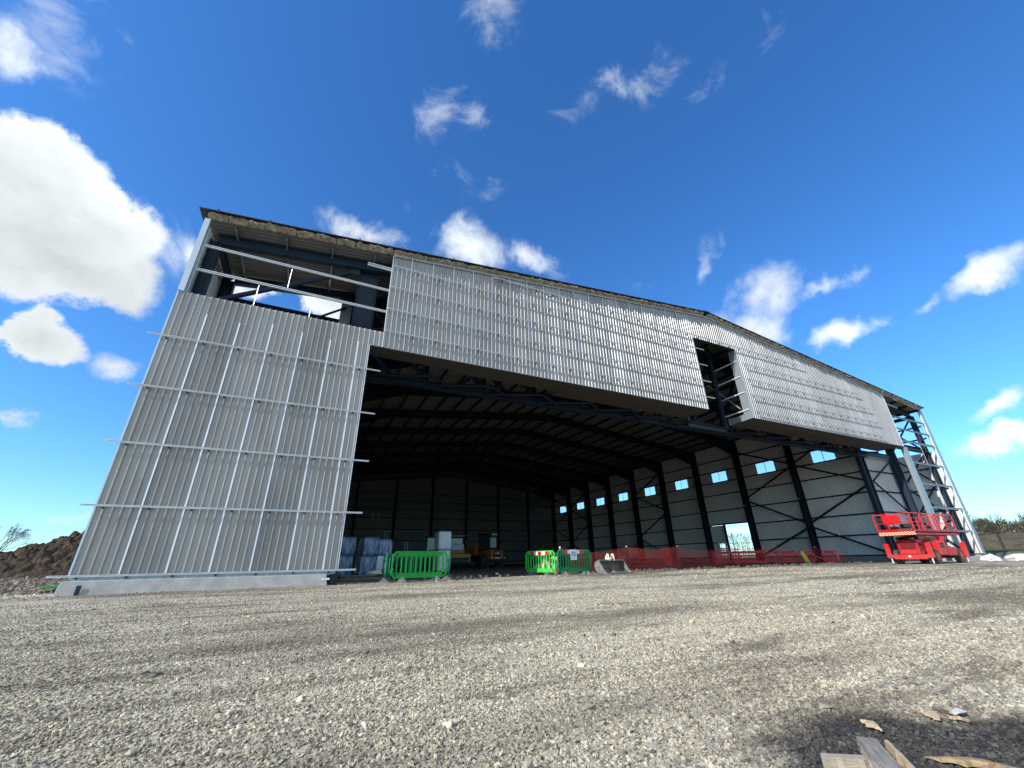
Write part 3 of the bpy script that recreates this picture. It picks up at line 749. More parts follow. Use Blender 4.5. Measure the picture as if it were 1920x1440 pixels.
# little closure clips on the top edge
for i, x in enumerate([.35, 2.15, 3.95, 5.7, 7.6, 10.2]):
    hb(MB().box((x - .03, -.315, zr(x) + .2), (x + .03, -.292, zr(x) + .36)), 'roof_clip', M['roof'])
x = 1.0
while x < W - .5:
    y1 = YB if XL < x < XR else 4.0
    hb(MB().chan((x, .05, zr(x) - .11), (x, y1, zr(x) - .11), .07, .2, .006), 'purlin', M['zinc'] if x < 7 else M['steel_d'])
    x += 1.83
# mineral wool batts showing under the top sheet
def batt(x0, x1, h=.25, sag=0, seed=0):
    b = MB(); nx = max(3, int((x1 - x0) / .05)); m = 8
    for i in range(nx + 1):
        x = x0 + (x1 - x0) * i / nx
        e = .045 * (1 - min(1, min(i, nx - i) / 1.5))
        for j in range(m):
            a = math.pi * (j / (m - 1)) + math.pi
            q = Vector((x * 3.5, j * .7, seed * 5.1))
            f = 1 + .45 * noise.noise(q) + .25 * noise.noise(q * 3.1)
            yy = .02 + .19 * math.cos(a - math.pi/2) * f * (1 - e * 4)
            yy = .03 - (.24 * math.sin(math.pi * j / (m - 1)) + .05) * f * (1 - e * 4)
            zz = zr(x) + .02 + (h - .02) * (j / (m - 1)) + (.03 * noise.noise(q * 2) - sag * abs(noise.noise(q)) if j == 0 else 0) + (.02 * noise.noise(q * 2.7))
            b.v.append((x, yy, min(zz, zr(x) + .262)))
    for i in range(nx):
        for j in range(m - 1):
            a = i * m + j; b.f.append((a, a + 1, a + m + 1, a + m))
    b.f.append(tuple(range(m))); b.f.append(tuple(nx * m + j for j in range(m - 1, -1, -1)))
    hb(b, 'insulation_batt', M['wool'], smooth=False)
xs = [.02, .72, 3.15, 4.75, 5.55, 7.25, 8.9, 11.0, 14.1, 16.4, 19.3, 22.0, 24.8, 26.0, 28.9]
for i in range(len(xs) - 1):
    batt(xs[i] + .015, xs[i+1] - .015, .25, .06, i)
xs = [29.3, 31, 34, 37.2, 40, 43, 46.1, 49, 51.2, 52.3, 53.6, 55.2, 56.4, 58.1]
for i in range(len(xs) - 1):
    batt(xs[i] + .015, xs[i+1] - .015, .25, .06 if xs[i] < 49 else .38, i + 30)

print('hangar done', len(bpy.data.objects))

# ------------------------------------------------------------------ plastic pedestrian barriers
def barrier_mesh(w, h, m, parent):
    b = MB(); z0 = .13; t = .022; c = .14
    out = [(c, z0), (w - c, z0), (w, z0 + c), (w, h - c), (w - c, h), (c, h), (0, h - c), (0, z0 + c)]
    n = 8; fr = .055
    inn = [(c + .02, z0 + fr), (w - c - .02, z0 + fr), (w - fr, z0 + c + .02), (w - fr, h - c - .02), (w - c - .02, h - fr), (c + .02, h - fr), (fr, h - c - .02), (fr, z0 + c + .02)]
    vs = [(x, y, z) for y in (-t, t) for x, z in out] + [(x, y, z) for y in (-t, t) for x, z in inn]
    fs = []
    for i in range(n):
        j = (i + 1) % n
        fs += [(i, j, 16 + j, 16 + i), (8 + i, 24 + i, 24 + j, 8 + j), (i, 8 + i, 8 + j, j), (16 + i, 16 + j, 24 + j, 24 + i)]
    b.add(vs, fs)
    b.box((.2, -t*.8, z0 + .03), (w - .2, t*.8, z0 + .16)); b.box((.2, -t*.8, h - .17), (w - .2, t*.8, h - .04))
    b.box((.03, -t*.8, z0 + .16), (.2, t*.8, z0 + .2)); b.box((w - .2, -t*.8, z0 + .16), (w - .03, t*.8, z0 + .2))
    k = int((w - .36) / .17); st = (w - .36) / k
    for i in range(k + 1):
        x = .18 + st * i; b.box((x - .028, -t*.7, z0 + .15), (x + .028, t*.7, h - .15))
    for x in (.02, w - .07):
        for z in (.42, .72): b.box((x, -t*1.5, h * z - .04), (x + .06, t*1.5, h * z + .04))
    b.tube((-.02, 0, .3), (-.02, 0, .42), .02, 6); b.tube((w + .02, 0, h*.6), (w + .02, 0, h*.6 + .12), .02, 6)
    b.build('panel', m, parent, bevel=.006)
    for x in (.42, w - .42):
        f = MB(); f.add([(x-.09,-.3,.0),(x+.09,-.3,.0),(x+.09,.3,.0),(x-.09,.3,.0),(x-.035,-.07,.16),(x+.035,-.07,.16),(x+.035,.07,.16),(x-.035,.07,.16)],
                        [(0,3,2,1),(4,5,6,7),(0,1,5,4),(1,2,6,5),(2,3,7,6),(3,0,4,7)])
        f.build('foot', M['foot'], parent)
def barrier(x, y, rz, w, h, m, label, board=None, group='plastic pedestrian barriers', name='pedestrian_barrier', tilt=0, z=0):
    e = empty(name, (x, y, gh(x, y) + z), rz, label, 'barrier', group)
    barrier_mesh(w, h, m, e)
    if tilt: e.rotation_euler = (tilt, 0, rz)
    if board:
        a, bb = board; k = 5 if bb - a > 1.1 else 5; st = (bb - a) / k
        for i in range(k):
            MB().box((a + st*i, -.032, h - .19), (a + st*(i+1), -.0225, h - .035)).build('reflective_strip', M['redrefl'] if i % 2 == 0 else M['white'], e)
    return e
barrier(8.52, -.28, R(8), 2.15, 1.02, M['gbar'], 'mid green plastic barrier standing across the doorway beside the blue packs')
barrier(8.36, -.10, R(78), 2.0, .98, M['gbar3'], 'green plastic barrier seen edge on, closing the left end of the first pen')
barrier(8.55, 1.75, R(4), 2.1, .98, M['gbar3'], 'dark green plastic barrier at the back of the left pen')
barrier(10.72, .08, R(72), 2.0, 1.0, M['gbar3'], 'green plastic barrier at the right end of the left pen')
barrier(15.36, 2.60, R(-77), 2.02, 1.04, M['gbar2'], 'bright lime green plastic barrier with a red and white board', (.4, 1.65))
e = barrier(15.88, .55, R(14), 2.3, 1.07, M['gbar3'], 'deep green plastic barrier with red and white strips and a pinned notice', (.38, 1.72))
s = MB().box((.82, -.044, .62), (1.25, -.036, 1.06)).build('notice', M['paper'], e)
for i, (z, w_) in enumerate(((.95, .3), (.91, .34), (.87, .32), (.83, .34), (.79, .3), (.70, .12))):
    MB().box((1.035 - w_/2, -.0475, z - .010), (1.035 + w_/2, -.0452, z + .010)).build('print_line', M['ink'], s)
barrier(16.4, 3.1, R(10), 2.1, .98, M['gbar3'], 'green plastic barrier at the back of the right pen')

# sacks and debris in the right pen
def blob(name, c, r, m, seed, label, cat, group=None, amp=.35, sub=4, flat=.0):
    me = bpy.data.meshes.new(name); bm = bmesh.new(); bmesh.ops.create_icosphere(bm, subdivisions=sub, radius=1)
    for v in bm.verts:
        q = v.co * 1.3 + Vector((seed, seed * 2.3, 0))
        f = 1 + amp * noise.noise(q) + amp * .5 * noise.noise(q * 2.7) + amp * .2 * noise.noise(q * 6)
        v.co = Vector((v.co.x * r[0] * f, v.co.y * r[1] * f, max(flat, v.co.z) * r[2] * f if v.co.z < flat else v.co.z * r[2] * f))
    bm.to_mesh(me); bm.free(); me.materials.append(m)
    me.polygons.foreach_set('use_smooth', [True] * len(me.polygons))
    o = bpy.data.objects.new(name, me); COL.objects.link(o); o.location = c
    return tag(o, label, cat, group)
M['sack'] = mat('beige_sack', (.62, .52, .36), .85, 0, var=.2, vscale=5, bump=.4, bscale=12)
blob('sack', (16.35, 1.6, .35), (.2, .2, .42), M['sack'], 1, 'beige sack standing behind the deep green barrier, nearest the notice', 'sack', 'sacks in the right pen', flat=-.8)
blob('sack', (15.95, 1.7, .33), (.2, .2, .40), M['sack'], 4, 'beige sack behind the left end of the deep green barrier', 'sack', 'sacks in the right pen', flat=-.8)
blob('sack', (16.05, 2.6, .2), (.3, .25, .28), M['sack'], 8, 'slumped beige sack low on the ground, furthest back in the right pen', 'sack', 'sacks in the right pen', flat=-.7)
MB().box((16.6, 1.1, .0), (17.35, 1.35, .09), Matrix.Rotation(R(20), 3, 'Z')).build('timber_offcut', M['fresh'])
tag(bpy.data.objects['timber_offcut'], 'pale timber offcut on the ground under the deep green barrier', 'timber')
# cone lamp on a rod behind
e = empty('warning_lamp', (18.2, 4.0, 0), 0, 'red lamp with a white cap on a rod behind the deep green barrier', 'lamp')
MB().tube((0, 0, 0), (0, 0, 1.18), .02, 6).build('rod', M['redrefl'], e); MB().tube((0, 0, 1.05), (0, 0, 1.2), .07, 10).build('lamp', M['redrefl'], e); MB().tube((0, 0, 1.2), (0, 0, 1.30), .05, 10, .03).build('cap', M['white'], e)

# ------------------------------------------------------------------ digger bucket
e = empty('digger_bucket', (18.9, .55, gh(18.9, .5)), R(10), 'worn grey steel digger bucket lying open side out beside the deep green barrier', 'bucket')
prof = [(-.42, .02), (-.18, .0), (.12, .06), (.30, .20), (.34, .38), (.26, .52), (.05, .58), (.05, .55), (.23, .49), (.30, .37), (.26, .23), (.10, .10), (-.18, .035), (-.42, .05)]
bw = .84
b = MB(); n = len(prof)
b.add([(x, y, z) for x in (-bw, bw) for y, z in prof], [(i, (i+1) % n, n + (i+1) % n, n + i) for i in range(n)])
b.build('shell', M['dirty'], e)
for s in (-1, 1):
    x = s * bw
    MB().poly([(-.46, .0), (.12, .04), (.30, .18), (.35, .38), (.27, .53), (.03, .60), (-.02, .50), (-.20, .22)], (x - .03 if s < 0 else x, x if s < 0 else x + .03), 0).build('side_plate', M['wsteel'], e)
MB().box((-bw, -.50, .0), (bw, -.30, .035)).build('cutting_edge', M['wsteel'], e)
MB().bar((-bw, .04, .585), (bw, .04, .585), .09, .06).build('top_bar', M['wsteel'], e)
MB().poly([(-.38, .03), (.1, .08), (.26, .2), (.2, .3), (-.05, .12)], (-.02, .02), 0).build('rib', M['wsteel'], e)
for s in (-1, 1):
    MB().poly([(-.02, .56), (.30, .50), (.24, .72), (.12, .88), (.03, .86), (.0, .72)], (s * .17 - .022, s * .17 + .022), 0).build('mounting_ear', M['cream'], e)
MB().tube((-.2, .1, .74), (.2, .1, .74), .035, 10).build('pin', M['wsteel'], e)

# ------------------------------------------------------------------ netting
def netting():
    posts = [(18.6, 4.1, 1.02), (22.8, 4.0, 1.25), (26.95, 4.05, 1.26), (31.2, 4.1, 1.1), (36.7, 4.1, 1.24), (38.6, 4.0, 1.05), (41.3, 4.0, 1.16), (46.2, 4.4, .95)]
    e = empty('mesh_netting_fence', (22.8, 4.0, 0), 0, 'sagging red plastic mesh netting strung across the hangar floor', 'netting')
    b = MB(); w = .008
    for k in range(len(posts) - 1):
        (x0, y0, h0), (x1, y1, h1) = posts[k], posts[k+1]
        n = int((x1 - x0) / .085); rows = 15; w = .006 if k < 2 else (.0032 if k == 2 else .0019)
        def P(i, j):
            t = i / n; s = 4 * t * (1 - t) * .16
            h = h0 + (h1 - h0) * t - s; z = .02 + (h - .02) * j / rows
            q = Vector((x0 + (x1-x0)*t, j * .12, 3.)) 
            return Vector((x0 + (x1 - x0) * t + .04 * noise.noise(q * 1.7), y0 + (y1 - y0) * t + .12 * noise.noise(q * .8) + .05 * noise.noise(q * 2.5), z))
        G = [[P(i, j) for j in range(rows + 1)] for i in range(n + 1)]
        for i in range(n + 1):
            for j in range(rows):
                a, c = G[i][j], G[i][j+1]; b.add([a + Vector((-w, 0, 0)), a + Vector((w, 0, 0)), c + Vector((w, 0, 0)), c + Vector((-w, 0, 0))], [(0, 1, 2, 3)])
        for j in range(rows + 1):
            ww = w * (1.6 if j % 3 else 2.0) * .9
            for i in range(n):
                a, c = G[i][j], G[i+1][j]; b.add([a + Vector((0, 0, -ww)), c + Vector((0, 0, -ww)), c + Vector((0, 0, ww)), a + Vector((0, 0, ww))], [(0, 1, 2, 3)])
    b.build('mesh', M['net'], e, world=True, fix=False)
    for x, y, h in posts:
        p = MB().tube((x, y, 0), (x, y, h + .02), .016, 6).build('post', M['dsteel'], e, world=True)
        MB().tube((x, y, h + .0), (x, y, h + .07), .045, 8, .03).build('cap', M['white'], p, world=True)
netting()

# red barriers along the right wall
def dirz(a, b): return math.atan2(b[1] - a[1], b[0] - a[0])
def rb(p, q, label, h=1.0, **k):
    w = math.hypot(q[0]-p[0], q[1]-p[1]); return barrier(p[0], p[1], dirz(p, q), w, h, M['rbar'], label, group='red barriers along the hangar wall', **k)
rb((38.2, 10.85), (39.6, 9.25), 'red plastic barrier overlapping the left end of the longest red barrier', h=1.03)
rb((38.4, 9.15), (39.9, 6.9), 'longest red plastic barrier, in front of the open side doorway', h=1.03)
rb((40.0, 6.75), (40.8, 5.2), 'red plastic barrier standing alone, next right after the doorway barriers', h=.96)
rb((40.6, 4.95), (41.1, 4.0), 'red plastic barrier with a yellow jacket over its end', h=.96)
rb((42.15, 4.15), (42.6, 3.2), 'red plastic barrier nearest the lift, furthest right of the red ones', h=.92)
rb((34.8, 13.3), (36.1, 13.6), 'narrow red plastic barrier seen nearly edge on through the netting', h=1.0)
# yellow jacket draped on barrier
b = MB()
for i in range(9):
    for j in range(13):
        u = i / 8; v = j / 12
        q = Vector((u * 3, v * 3, 1))
        b.v.append((-.12 + .36 * u * (.6 + .5 * v) + .22 * v, -.06 - .10 * math.sin(v * 2.5) + .05 * noise.noise(q * 1.5), 1.0 - .92 * v + .05 * noise.noise(q)))
b.f = [(i*13+j, i*13+j+1, (i+1)*13+j+1, (i+1)*13+j) for i in range(8) for j in range(12)]
e = b.build('safety_jacket', M['hivis'], smooth=True); e.location = (40.72, 4.72, .0); e.scale = (.85, .85, .92)
so = e.modifiers.new('solid', 'SOLIDIFY'); so.thickness = .04
e.rotation_euler = (0, 0, R(-60))
tag(e, 'fluorescent yellow jacket hanging over a red barrier', 'jacket')
o = MB().bar((0, 0, 0), (1.5, -.7, .62), .03, .03).build('steel_rod', M['rail']); o.location = (43.4, 4.0, .02)
o.rotation_euler = (0, 0, R(180)); tag(o, 'thin pale rod leaning between two red barriers', 'rod')

# ------------------------------------------------------------------ wrapped packs
def pack(x, y, z, w, d, h, label, m='wrap', rz=0, lean=0, group='wrapped insulation packs'):
    e = empty('wrapped_pack', (x, y, z), rz, label, 'pack', group)
    me = bpy.data.meshes.new('wrapping'); bm = bmesh.new(); bmesh.ops.create_cube(bm, size=1)
    bmesh.ops.subdivide_edges(bm, edges=bm.edges, cuts=7, use_grid_fill=True)
    for v in bm.verts:
        c = v.co.copy(); r = 1 - .10 * (max(0, abs(c.x) + abs(c.y) - .8)) ; bulge = 1 + .05 * (1 - (2*c.z)**2)
        q = Vector((c.x * 3 + x, c.y * 3 + y, c.z * 2 + z))
        v.co = Vector((c.x * w * r * bulge, c.y * d * r * bulge, (c.z + .5) * h)) + Vector((.03, .03, .015)) * noise.noise(q * 1.5)
        v.co.x += lean * v.co.z
    bm.to_mesh(me); bm.free(); me.materials.append(M[m]); me.polygons.foreach_set('use_smooth', [True]*len(me.polygons))
    o = bpy.data.objects.new('wrapping', me); COL.objects.link(o); o.parent = e
    MB().box((-w*.47 + lean*h, -d*.47, h - .01), (w*.47 + lean*h, d*.47, h + .05)).build('top_sheet', M['wrapb'], e, bevel=.02)
    return e
yy = 8.2
pack(7.45, 7.6, .10, .95, 1.1, .88, 'blue wrapped pack at the bottom left, cut off by the front sheeting')
pack(7.50, 7.6, 1.03, .95, 1.1, .80, 'blue wrapped pack on top, nearest the front sheeting edge')
pack(8.62, 8.1, .08, .80, 1.1, .88, 'blue striped wrapped pack, bottom of the middle stack', rz=R(6), lean=.08)
pack(8.72, 8.1, 1.01, .80, 1.1, .84, 'blue striped wrapped pack on top of the middle stack', rz=R(6), lean=.04)
pack(9.52, 8.4, .14, .72, 1.0, .84, 'pale wrapped pack at the bottom of the right stack', 'wrapw', rz=R(4))
pack(9.55, 8.4, 1.03, .72, 1.0, .74, 'pale blue wrapped pack on top of the right stack', rz=R(4))
pack(13.3, 9.7, .12, .76, .9, 1.14, 'tall pale wrapped pack, lower one behind the left pen', 'wrapw')
pack(13.3, 9.7, 1.31, .76, .9, 1.02, 'tall pale wrapped pack, upper one standing highest behind the left pen', 'wrapw')
blob('white_bag', (9.05, 7.0, .14), (.42, .3, .16), M['bag'], 3, 'crumpled white bag on the floor in front of the blue packs', 'bag')
for i, (x, y, rz, l) in enumerate(((7.1, 3.0, -20, 1.7), (7.3, 3.4, -32, 1.9), (7.2, 4.0, -12, 1.5))):
    o = MB().box((0, -.05, 0), (l, .05, .05)).build('timber_batten', M['wood']); o.location = (x, y, .02 + .055 * i); o.rotation_euler = (0, 0, R(rz))
    tag(o, ['lowest timber batten on the floor by the front sheeting edge', 'middle timber batten of the three by the front sheeting edge', 'topmost timber batten by the front sheeting edge'][i], 'batten', 'battens by the sheeting edge')
b = MB().box((-.9, -.6, .0), (.9, .6, .08)); o = b.build('pallet', M['wood']); bpy.data.objects.remove(o)
e = empty('pallet', (8.3, 7.9, 0), 0, 'timber pallet under the blue striped packs', 'pallet')
for y in (-.5, -.25, 0, .25, .5): MB().box((-.75, y - .05, .06), (1.35, y + .05, .078)).build('deck_board', M['wood'], e)
for x in (-.7, .3, 1.28): MB().box((x - .05, -.55, .0), (x + .05, .55, .06)).build('bearer', M['wood'], e)

# ------------------------------------------------------------------ scissor lift
def wheel(e, x, y, z, r, w, name='wheel', rim='red', lug=True, tread=18):
    t = MB().tube((x, y - w/2, z), (x, y + w/2, z), r * .94, 28)
    if lug:
        for k in range(tread):
            a = 2 * math.pi * k / tread
            for s in (-1, 1):
                aa = a + (.5 if s > 0 else 0) * 2 * math.pi / tread
                c = Vector((x + math.cos(aa) * r * .97, y + s * w * .25, z + math.sin(aa) * r * .97))
                d = Vector((math.cos(aa), 0, math.sin(aa))); tg = Vector((-math.sin(aa), 0, math.cos(aa)))
                u = (tg * .5 + Vector((0, s * 1.0, 0))).normalized()
                t.bar(c - u * w * .24, c + u * w * .24, r * .10, r * .10, d)
    o = t.build('tyre', M['tyre'], e)
    b = MB()
    for s in (-1, 1):
        yy = y + s * w / 2
        b.tube((x, yy - s * .03, z), (x, yy + s * .012, z), r * .58, 20)
        b.tube((x, yy, z), (x, yy + s * .04, z), r * .22, 12)
    b.build('rim', M[rim], o)
    return o

def lift():
    L0 = 5.4
    e = empty('scissor_lift', (43.6, -1.75, gh(43.6, -1.75) + .02), 0, 'red rough terrain scissor lift parked folded outside the open right end of the hangar', 'scissor lift')
    x0, x1 = -2.35, 2.5           # chassis
    # wheels
    for x in (-1.65, 1.75):
        for y in (-.95, .95): wheel(e, x, y, .43, .43, .34, rim='red2')
    b = MB().box((x0 + .35, -.62, .42), (x1 - .3, .62, .78)); b.build('chassis', M['red2'], e, bevel=.02)
    # end outrigger frames
    for xe, s in ((x0, -1), (x1, 1)):
        f = MB().box((xe - .08, -1.18, .34), (xe + .08, 1.18, .56))
        f.box((xe - .10, -.85, .28), (xe + .06, .85, .42))
        f.build('bumper', M['red'], e, bevel=.015)
        for y in (-1.08, 1.08):
            g = MB().add([(xe - .10, y - .13, .36), (xe + .10, y - .13, .36), (xe + .10, y + .13, .36), (xe - .10, y + .13, .36),
                          (xe - .10, y - .13, 1.30 if y < 0 else 1.22), (xe + .10, y - .13, 1.30 if y < 0 else 1.22), (xe + .10, y + .13, 1.30 if y > 0 else 1.22), (xe - .10, y + .13, 1.22)],
                         [(0,3,2,1),(4,5,6,7),(0,1,5,4),(1,2,6,5),(2,3,7,6),(3,0,4,7)])
            o = g.build('outrigger_housing', M['red'], e, bevel=.015)
            MB().tube((xe, y * .97, .36), (xe, y * .97, .04), .035, 8).build('jack_leg', M['white'], o)
            MB().tube((xe, y * .97, .04), (xe, y * .97, .0), .12, 12).build('jack_pad', M['dsteel'], o)
    # end face: engine grille box
    b = MB().box((x0 + .1, -.55, .56), (x0 + .9, .55, 1.45)); b.build('power_pack', M['red2'], e, bevel=.03)
    b = MB().box((x0 + .055, -.38, .92), (x0 + .098, .38, 1.25))
    b.build('grille', M['black'], e)
    for z in (.97, 1.03, 1.09, 1.15, 1.21): MB().box((x0 + .03, -.38, z - .012), (x0 + .06, .38, z + .012)).build('louvre', M['red2'], e)
    MB().box((x0 + .02, -.40, .58), (x0 + .09, .42, .84)).build('lower_cover', M['red'], e, bevel=.02)
    MB().box((x0 - .105, -.06, .40), (x0 - .10, .06, .5)).build('number_plate', M['white'], e)
    # side pods
    for y, s in ((-.80, -1), (.80, 1)):
        MB().box((-1.05, min(y, y + s*.34), .5), (-.1, max(y, y + s*.34), 1.36)).build('engine_cover', M['red'], e, bevel=.04)
        g = MB()
        for r_ in range(2):
            for c_ in range(3): g.box((-.9 + c_*.2, y + s*.35 - .005, .95 + r_*.16), (-.76 + c_*.2, y + s*.35 + .005, 1.06 + r_*.16))
        g.build('vent', M['black'], e)
        MB().box((.05, min(y, y + s*.36), .46), (1.15, max(y, y + s*.36), .98)).build('tank_box', M['red'], e, bevel=.03)
        for i in range(4): MB().box((.15 + i*.26, y + s*.37 - .02, .5), (.27 + i*.26, y + s*.37 + .03, .86)).build('hose_guard', M['red2'], e, bevel=.01)
        MB().box((-.02, min(y, y + s*.30), .98), (.32, max(y, y + s*.30), 1.62)).build('ladder_bracket', M['red'], e, bevel=.03)
        MB().box((.05, y + s*.305 - .003, 1.1), (.24, y + s*.305 + .003, 1.5)).build('ladder_recess', M['black'], e)
    # folded scissor stack
    for k in range(4):
        z = 1.02 + k * .2
        for y in (-.5, .5):
            a, c = (z - .05, z + .13) if k % 2 else (z + .13, z - .05)
            b = MB().bar((x0 + .35 + .06 * (k % 2), y, a), (x1 - .45, y, c), .09, .15)
            b.build('scissor_arm', M['red2'], e, bevel=.01)
            for xx, zz in ((x0 + .35, a), (x1 - .45, c)): MB().tube((xx, y - .09, zz), (xx, y + .09, zz), .08, 10).build('pivot', M['dsteel'], e)
        MB().tube((0, -.5, z + .04), (0, .5, z + .04), .05, 8).build('cross_tube', M['red2'], e)
    MB().box((x0 + .3, -.56, 1.50), (x1 - .2, -.548, 1.78)).build('side_sign', M['red2'], e)
    bb = MB()
    xx = -.7
    for w_ in (.16, .13, .13, .17, .12, .14, .13): bb.box((xx, -.565, 1.58), (xx + w_ * .75, -.561, 1.68)); xx += w_
    bb.build('sign_lettering', M['cream'], e)
    # platform
    px0, px1, py = -3.0, 2.9, .98; zd = 1.84
    MB().box((px0, -py, zd), (px1, py, zd + .09)).build('platform_deck', M['red2'], e, bevel=.01)
    MB().box((px0, -py, zd - .12), (px1, -py + .05, zd + .19)).build('toe_board', M['red2'], e)
    MB().box((px0, py - .05, zd - .12), (px1, py, zd + .19)).build('toe_board', M['red2'], e)
    MB().box((px1 - .04, -py, zd - .12), (px1, py, zd + .19)).build('toe_board', M['red'], e)
    MB().box((px0 - .03, -py, zd - .12), (px0 - .002, py, zd + .10)).build('hazard_board', M['hazard'], e)
    MB().box((px0 - .035, -py, zd + .16), (px0 + .03, py, zd + .24)).build('end_rail_foot', M['red'], e)
    def post(x, y, z1=3.06, r=.035): MB().bar((x, y, zd + .1), (x, y, z1), .07, .07).build('guard_post', M['red'], e)
    for x in (px0, -1.75, -.6, .5, 1.65, px1):
        for y in (-py, py): post(x, y)
    for x in (-1.66, .58): post(x, -py, 3.0)
    post(px0, .3, 2.95); post(px1, 0)
    for z in (2.5, 3.06):
        t = .05 if z > 3 else .035
        for y in (-py, py): MB().bar((px0, y, z), (px1, y, z), t, t).build('guard_rail', M['red'], e)
        for x in (px0, px1): MB().bar((x, -py, z), (x, py, z), t, t).build('guard_rail', M['red'], e)
    for z in (2.28, 2.75): MB().bar((-1.75, -py, z), (px1, -py, z), .02, .02).build('mid_wire', M['red2'], e)
    MB().bar((-1.75, -py, 2.0), (-1.75, -py, 3.08), .12, .10).build('extension_post', M['red'], e)
    # sign plate and controls
    MB().box((px0 + .02, -.42, 2.44), (px0 + .05, .55, 2.98)).build('sign_plate', M['red'], e, bevel=.01)
    MB().box((px0 + .08, .62, 2.6), (px0 + .28, .9, 2.85)).build('control_box', M['black'], e, bevel=.03)
    MB().tube((px0 + .15, .75, 2.6), (px0 + .4, .5, 2.1), .03, 6).build('control_cable', M['black'], e)
    MB().box((px0 + .5, -.6, zd + .1), (px0 + 1.0, -.1, 2.42)).build('tool_box', M['dsteel'], e, bevel=.02)
    MB().box((px0 + .9, .2, zd + .1), (px0 + 1.5, .7, 2.3)).build('tool_box', M['red2'], e, bevel=.02)
    return e
lift()

# ------------------------------------------------------------------ roller and dumper inside
e = empty('road_roller', (19.9, 27.0, 0), R(-17), 'yellow road roller with a wide steel drum parked left of the dumper', 'roller')
def roller(e):
    MB().tube((-1.25, -.95, .66), (1.25, -.95, .66), .66, 32).build('drum', M['dsteel'], e, smooth=False)
    b = MB()
    for s in (-1, 1): b.box((s*1.32 - .06, -1.55, .45), (s*1.32 + .06, .2, .95))
    b.box((-1.4, -1.75, .95), (1.4, -1.45, 1.33)); b.box((-1.38, -.1, .6), (1.38, .2, .95))
    b.build('drum_frame', M['yellow'], e, bevel=.03)
    MB().box((-.55, -1.765, 1.08), (.55, -1.752, 1.2)).build('nameplate', M['orange'], e)
    MB().box((-.85, -1.2, 1.36), (.85, .0, 1.62)).build('front_hood', M['yellow'], e, bevel=.04)
    MB().box((-.8, .0, 1.3), (.8, 1.5, 1.72)).build('cab_base', M['yellow'], e, bevel=.03)
    MB().box((-.78, -.06, 1.72), (.78, -.02, 2.25)).build('reflector_panel', M['wrapw'], e)
    c = MB()
    for x in (-.78, .78):
        for y in (.0, 1.45): c.bar((x, y, 1.7), (x, y, 3.0), .07, .07)
    c.build('cab_frame', M['black'], e)
    MB().box((-.9, -.15, 3.0), (.9, 1.6, 3.16)).build('cab_roof', M['yellow'], e, bevel=.04)
    MB().box((-.8, 1.45, 1.72), (.8, 1.49, 2.95)).build('cab_glass', M['glass'], e)
    MB().box((-.25, .6, 1.75), (.25, 1.1, 2.35)).build('seat', M['black'], e, bevel=.05)
    MB().box((.95, -.15, 2.3), (1.15, -.1, 2.75)).build('mirror', M['black'], e)
    MB().box((-.75, 1.5, .8), (.75, 3.2, 1.8)).build('rear_hood', M['yellow'], e, bevel=.08)
    for x in (-.85, .85):
        m = empty('x'); bpy.data.objects.remove(m)
        t = MB(); t.tube((x - .25, 2.3, .72), (x + .25, 2.3, .72), .72, 28)
        for k in range(20):
            a = 2*math.pi*k/20; cc = Vector((x, 2.3 + math.cos(a)*.74, .72 + math.sin(a)*.74)); t.bar(cc - Vector((.24, 0, 0)), cc + Vector((.24, .0, 0)), .08, .07, Vector((0, math.cos(a), math.sin(a))))
        o = t.build('wheel', M['tyre'], e); MB().tube((x - .27, 2.3, .72), (x + .27, 2.3, .72), .38, 16).build('rim', M['yellow'], o)
roller(e)
e = empty('site_dumper', (25.0, 31.0, 0), R(18), 'orange articulated dumper with a glazed cab, parked right of the roller', 'dumper')
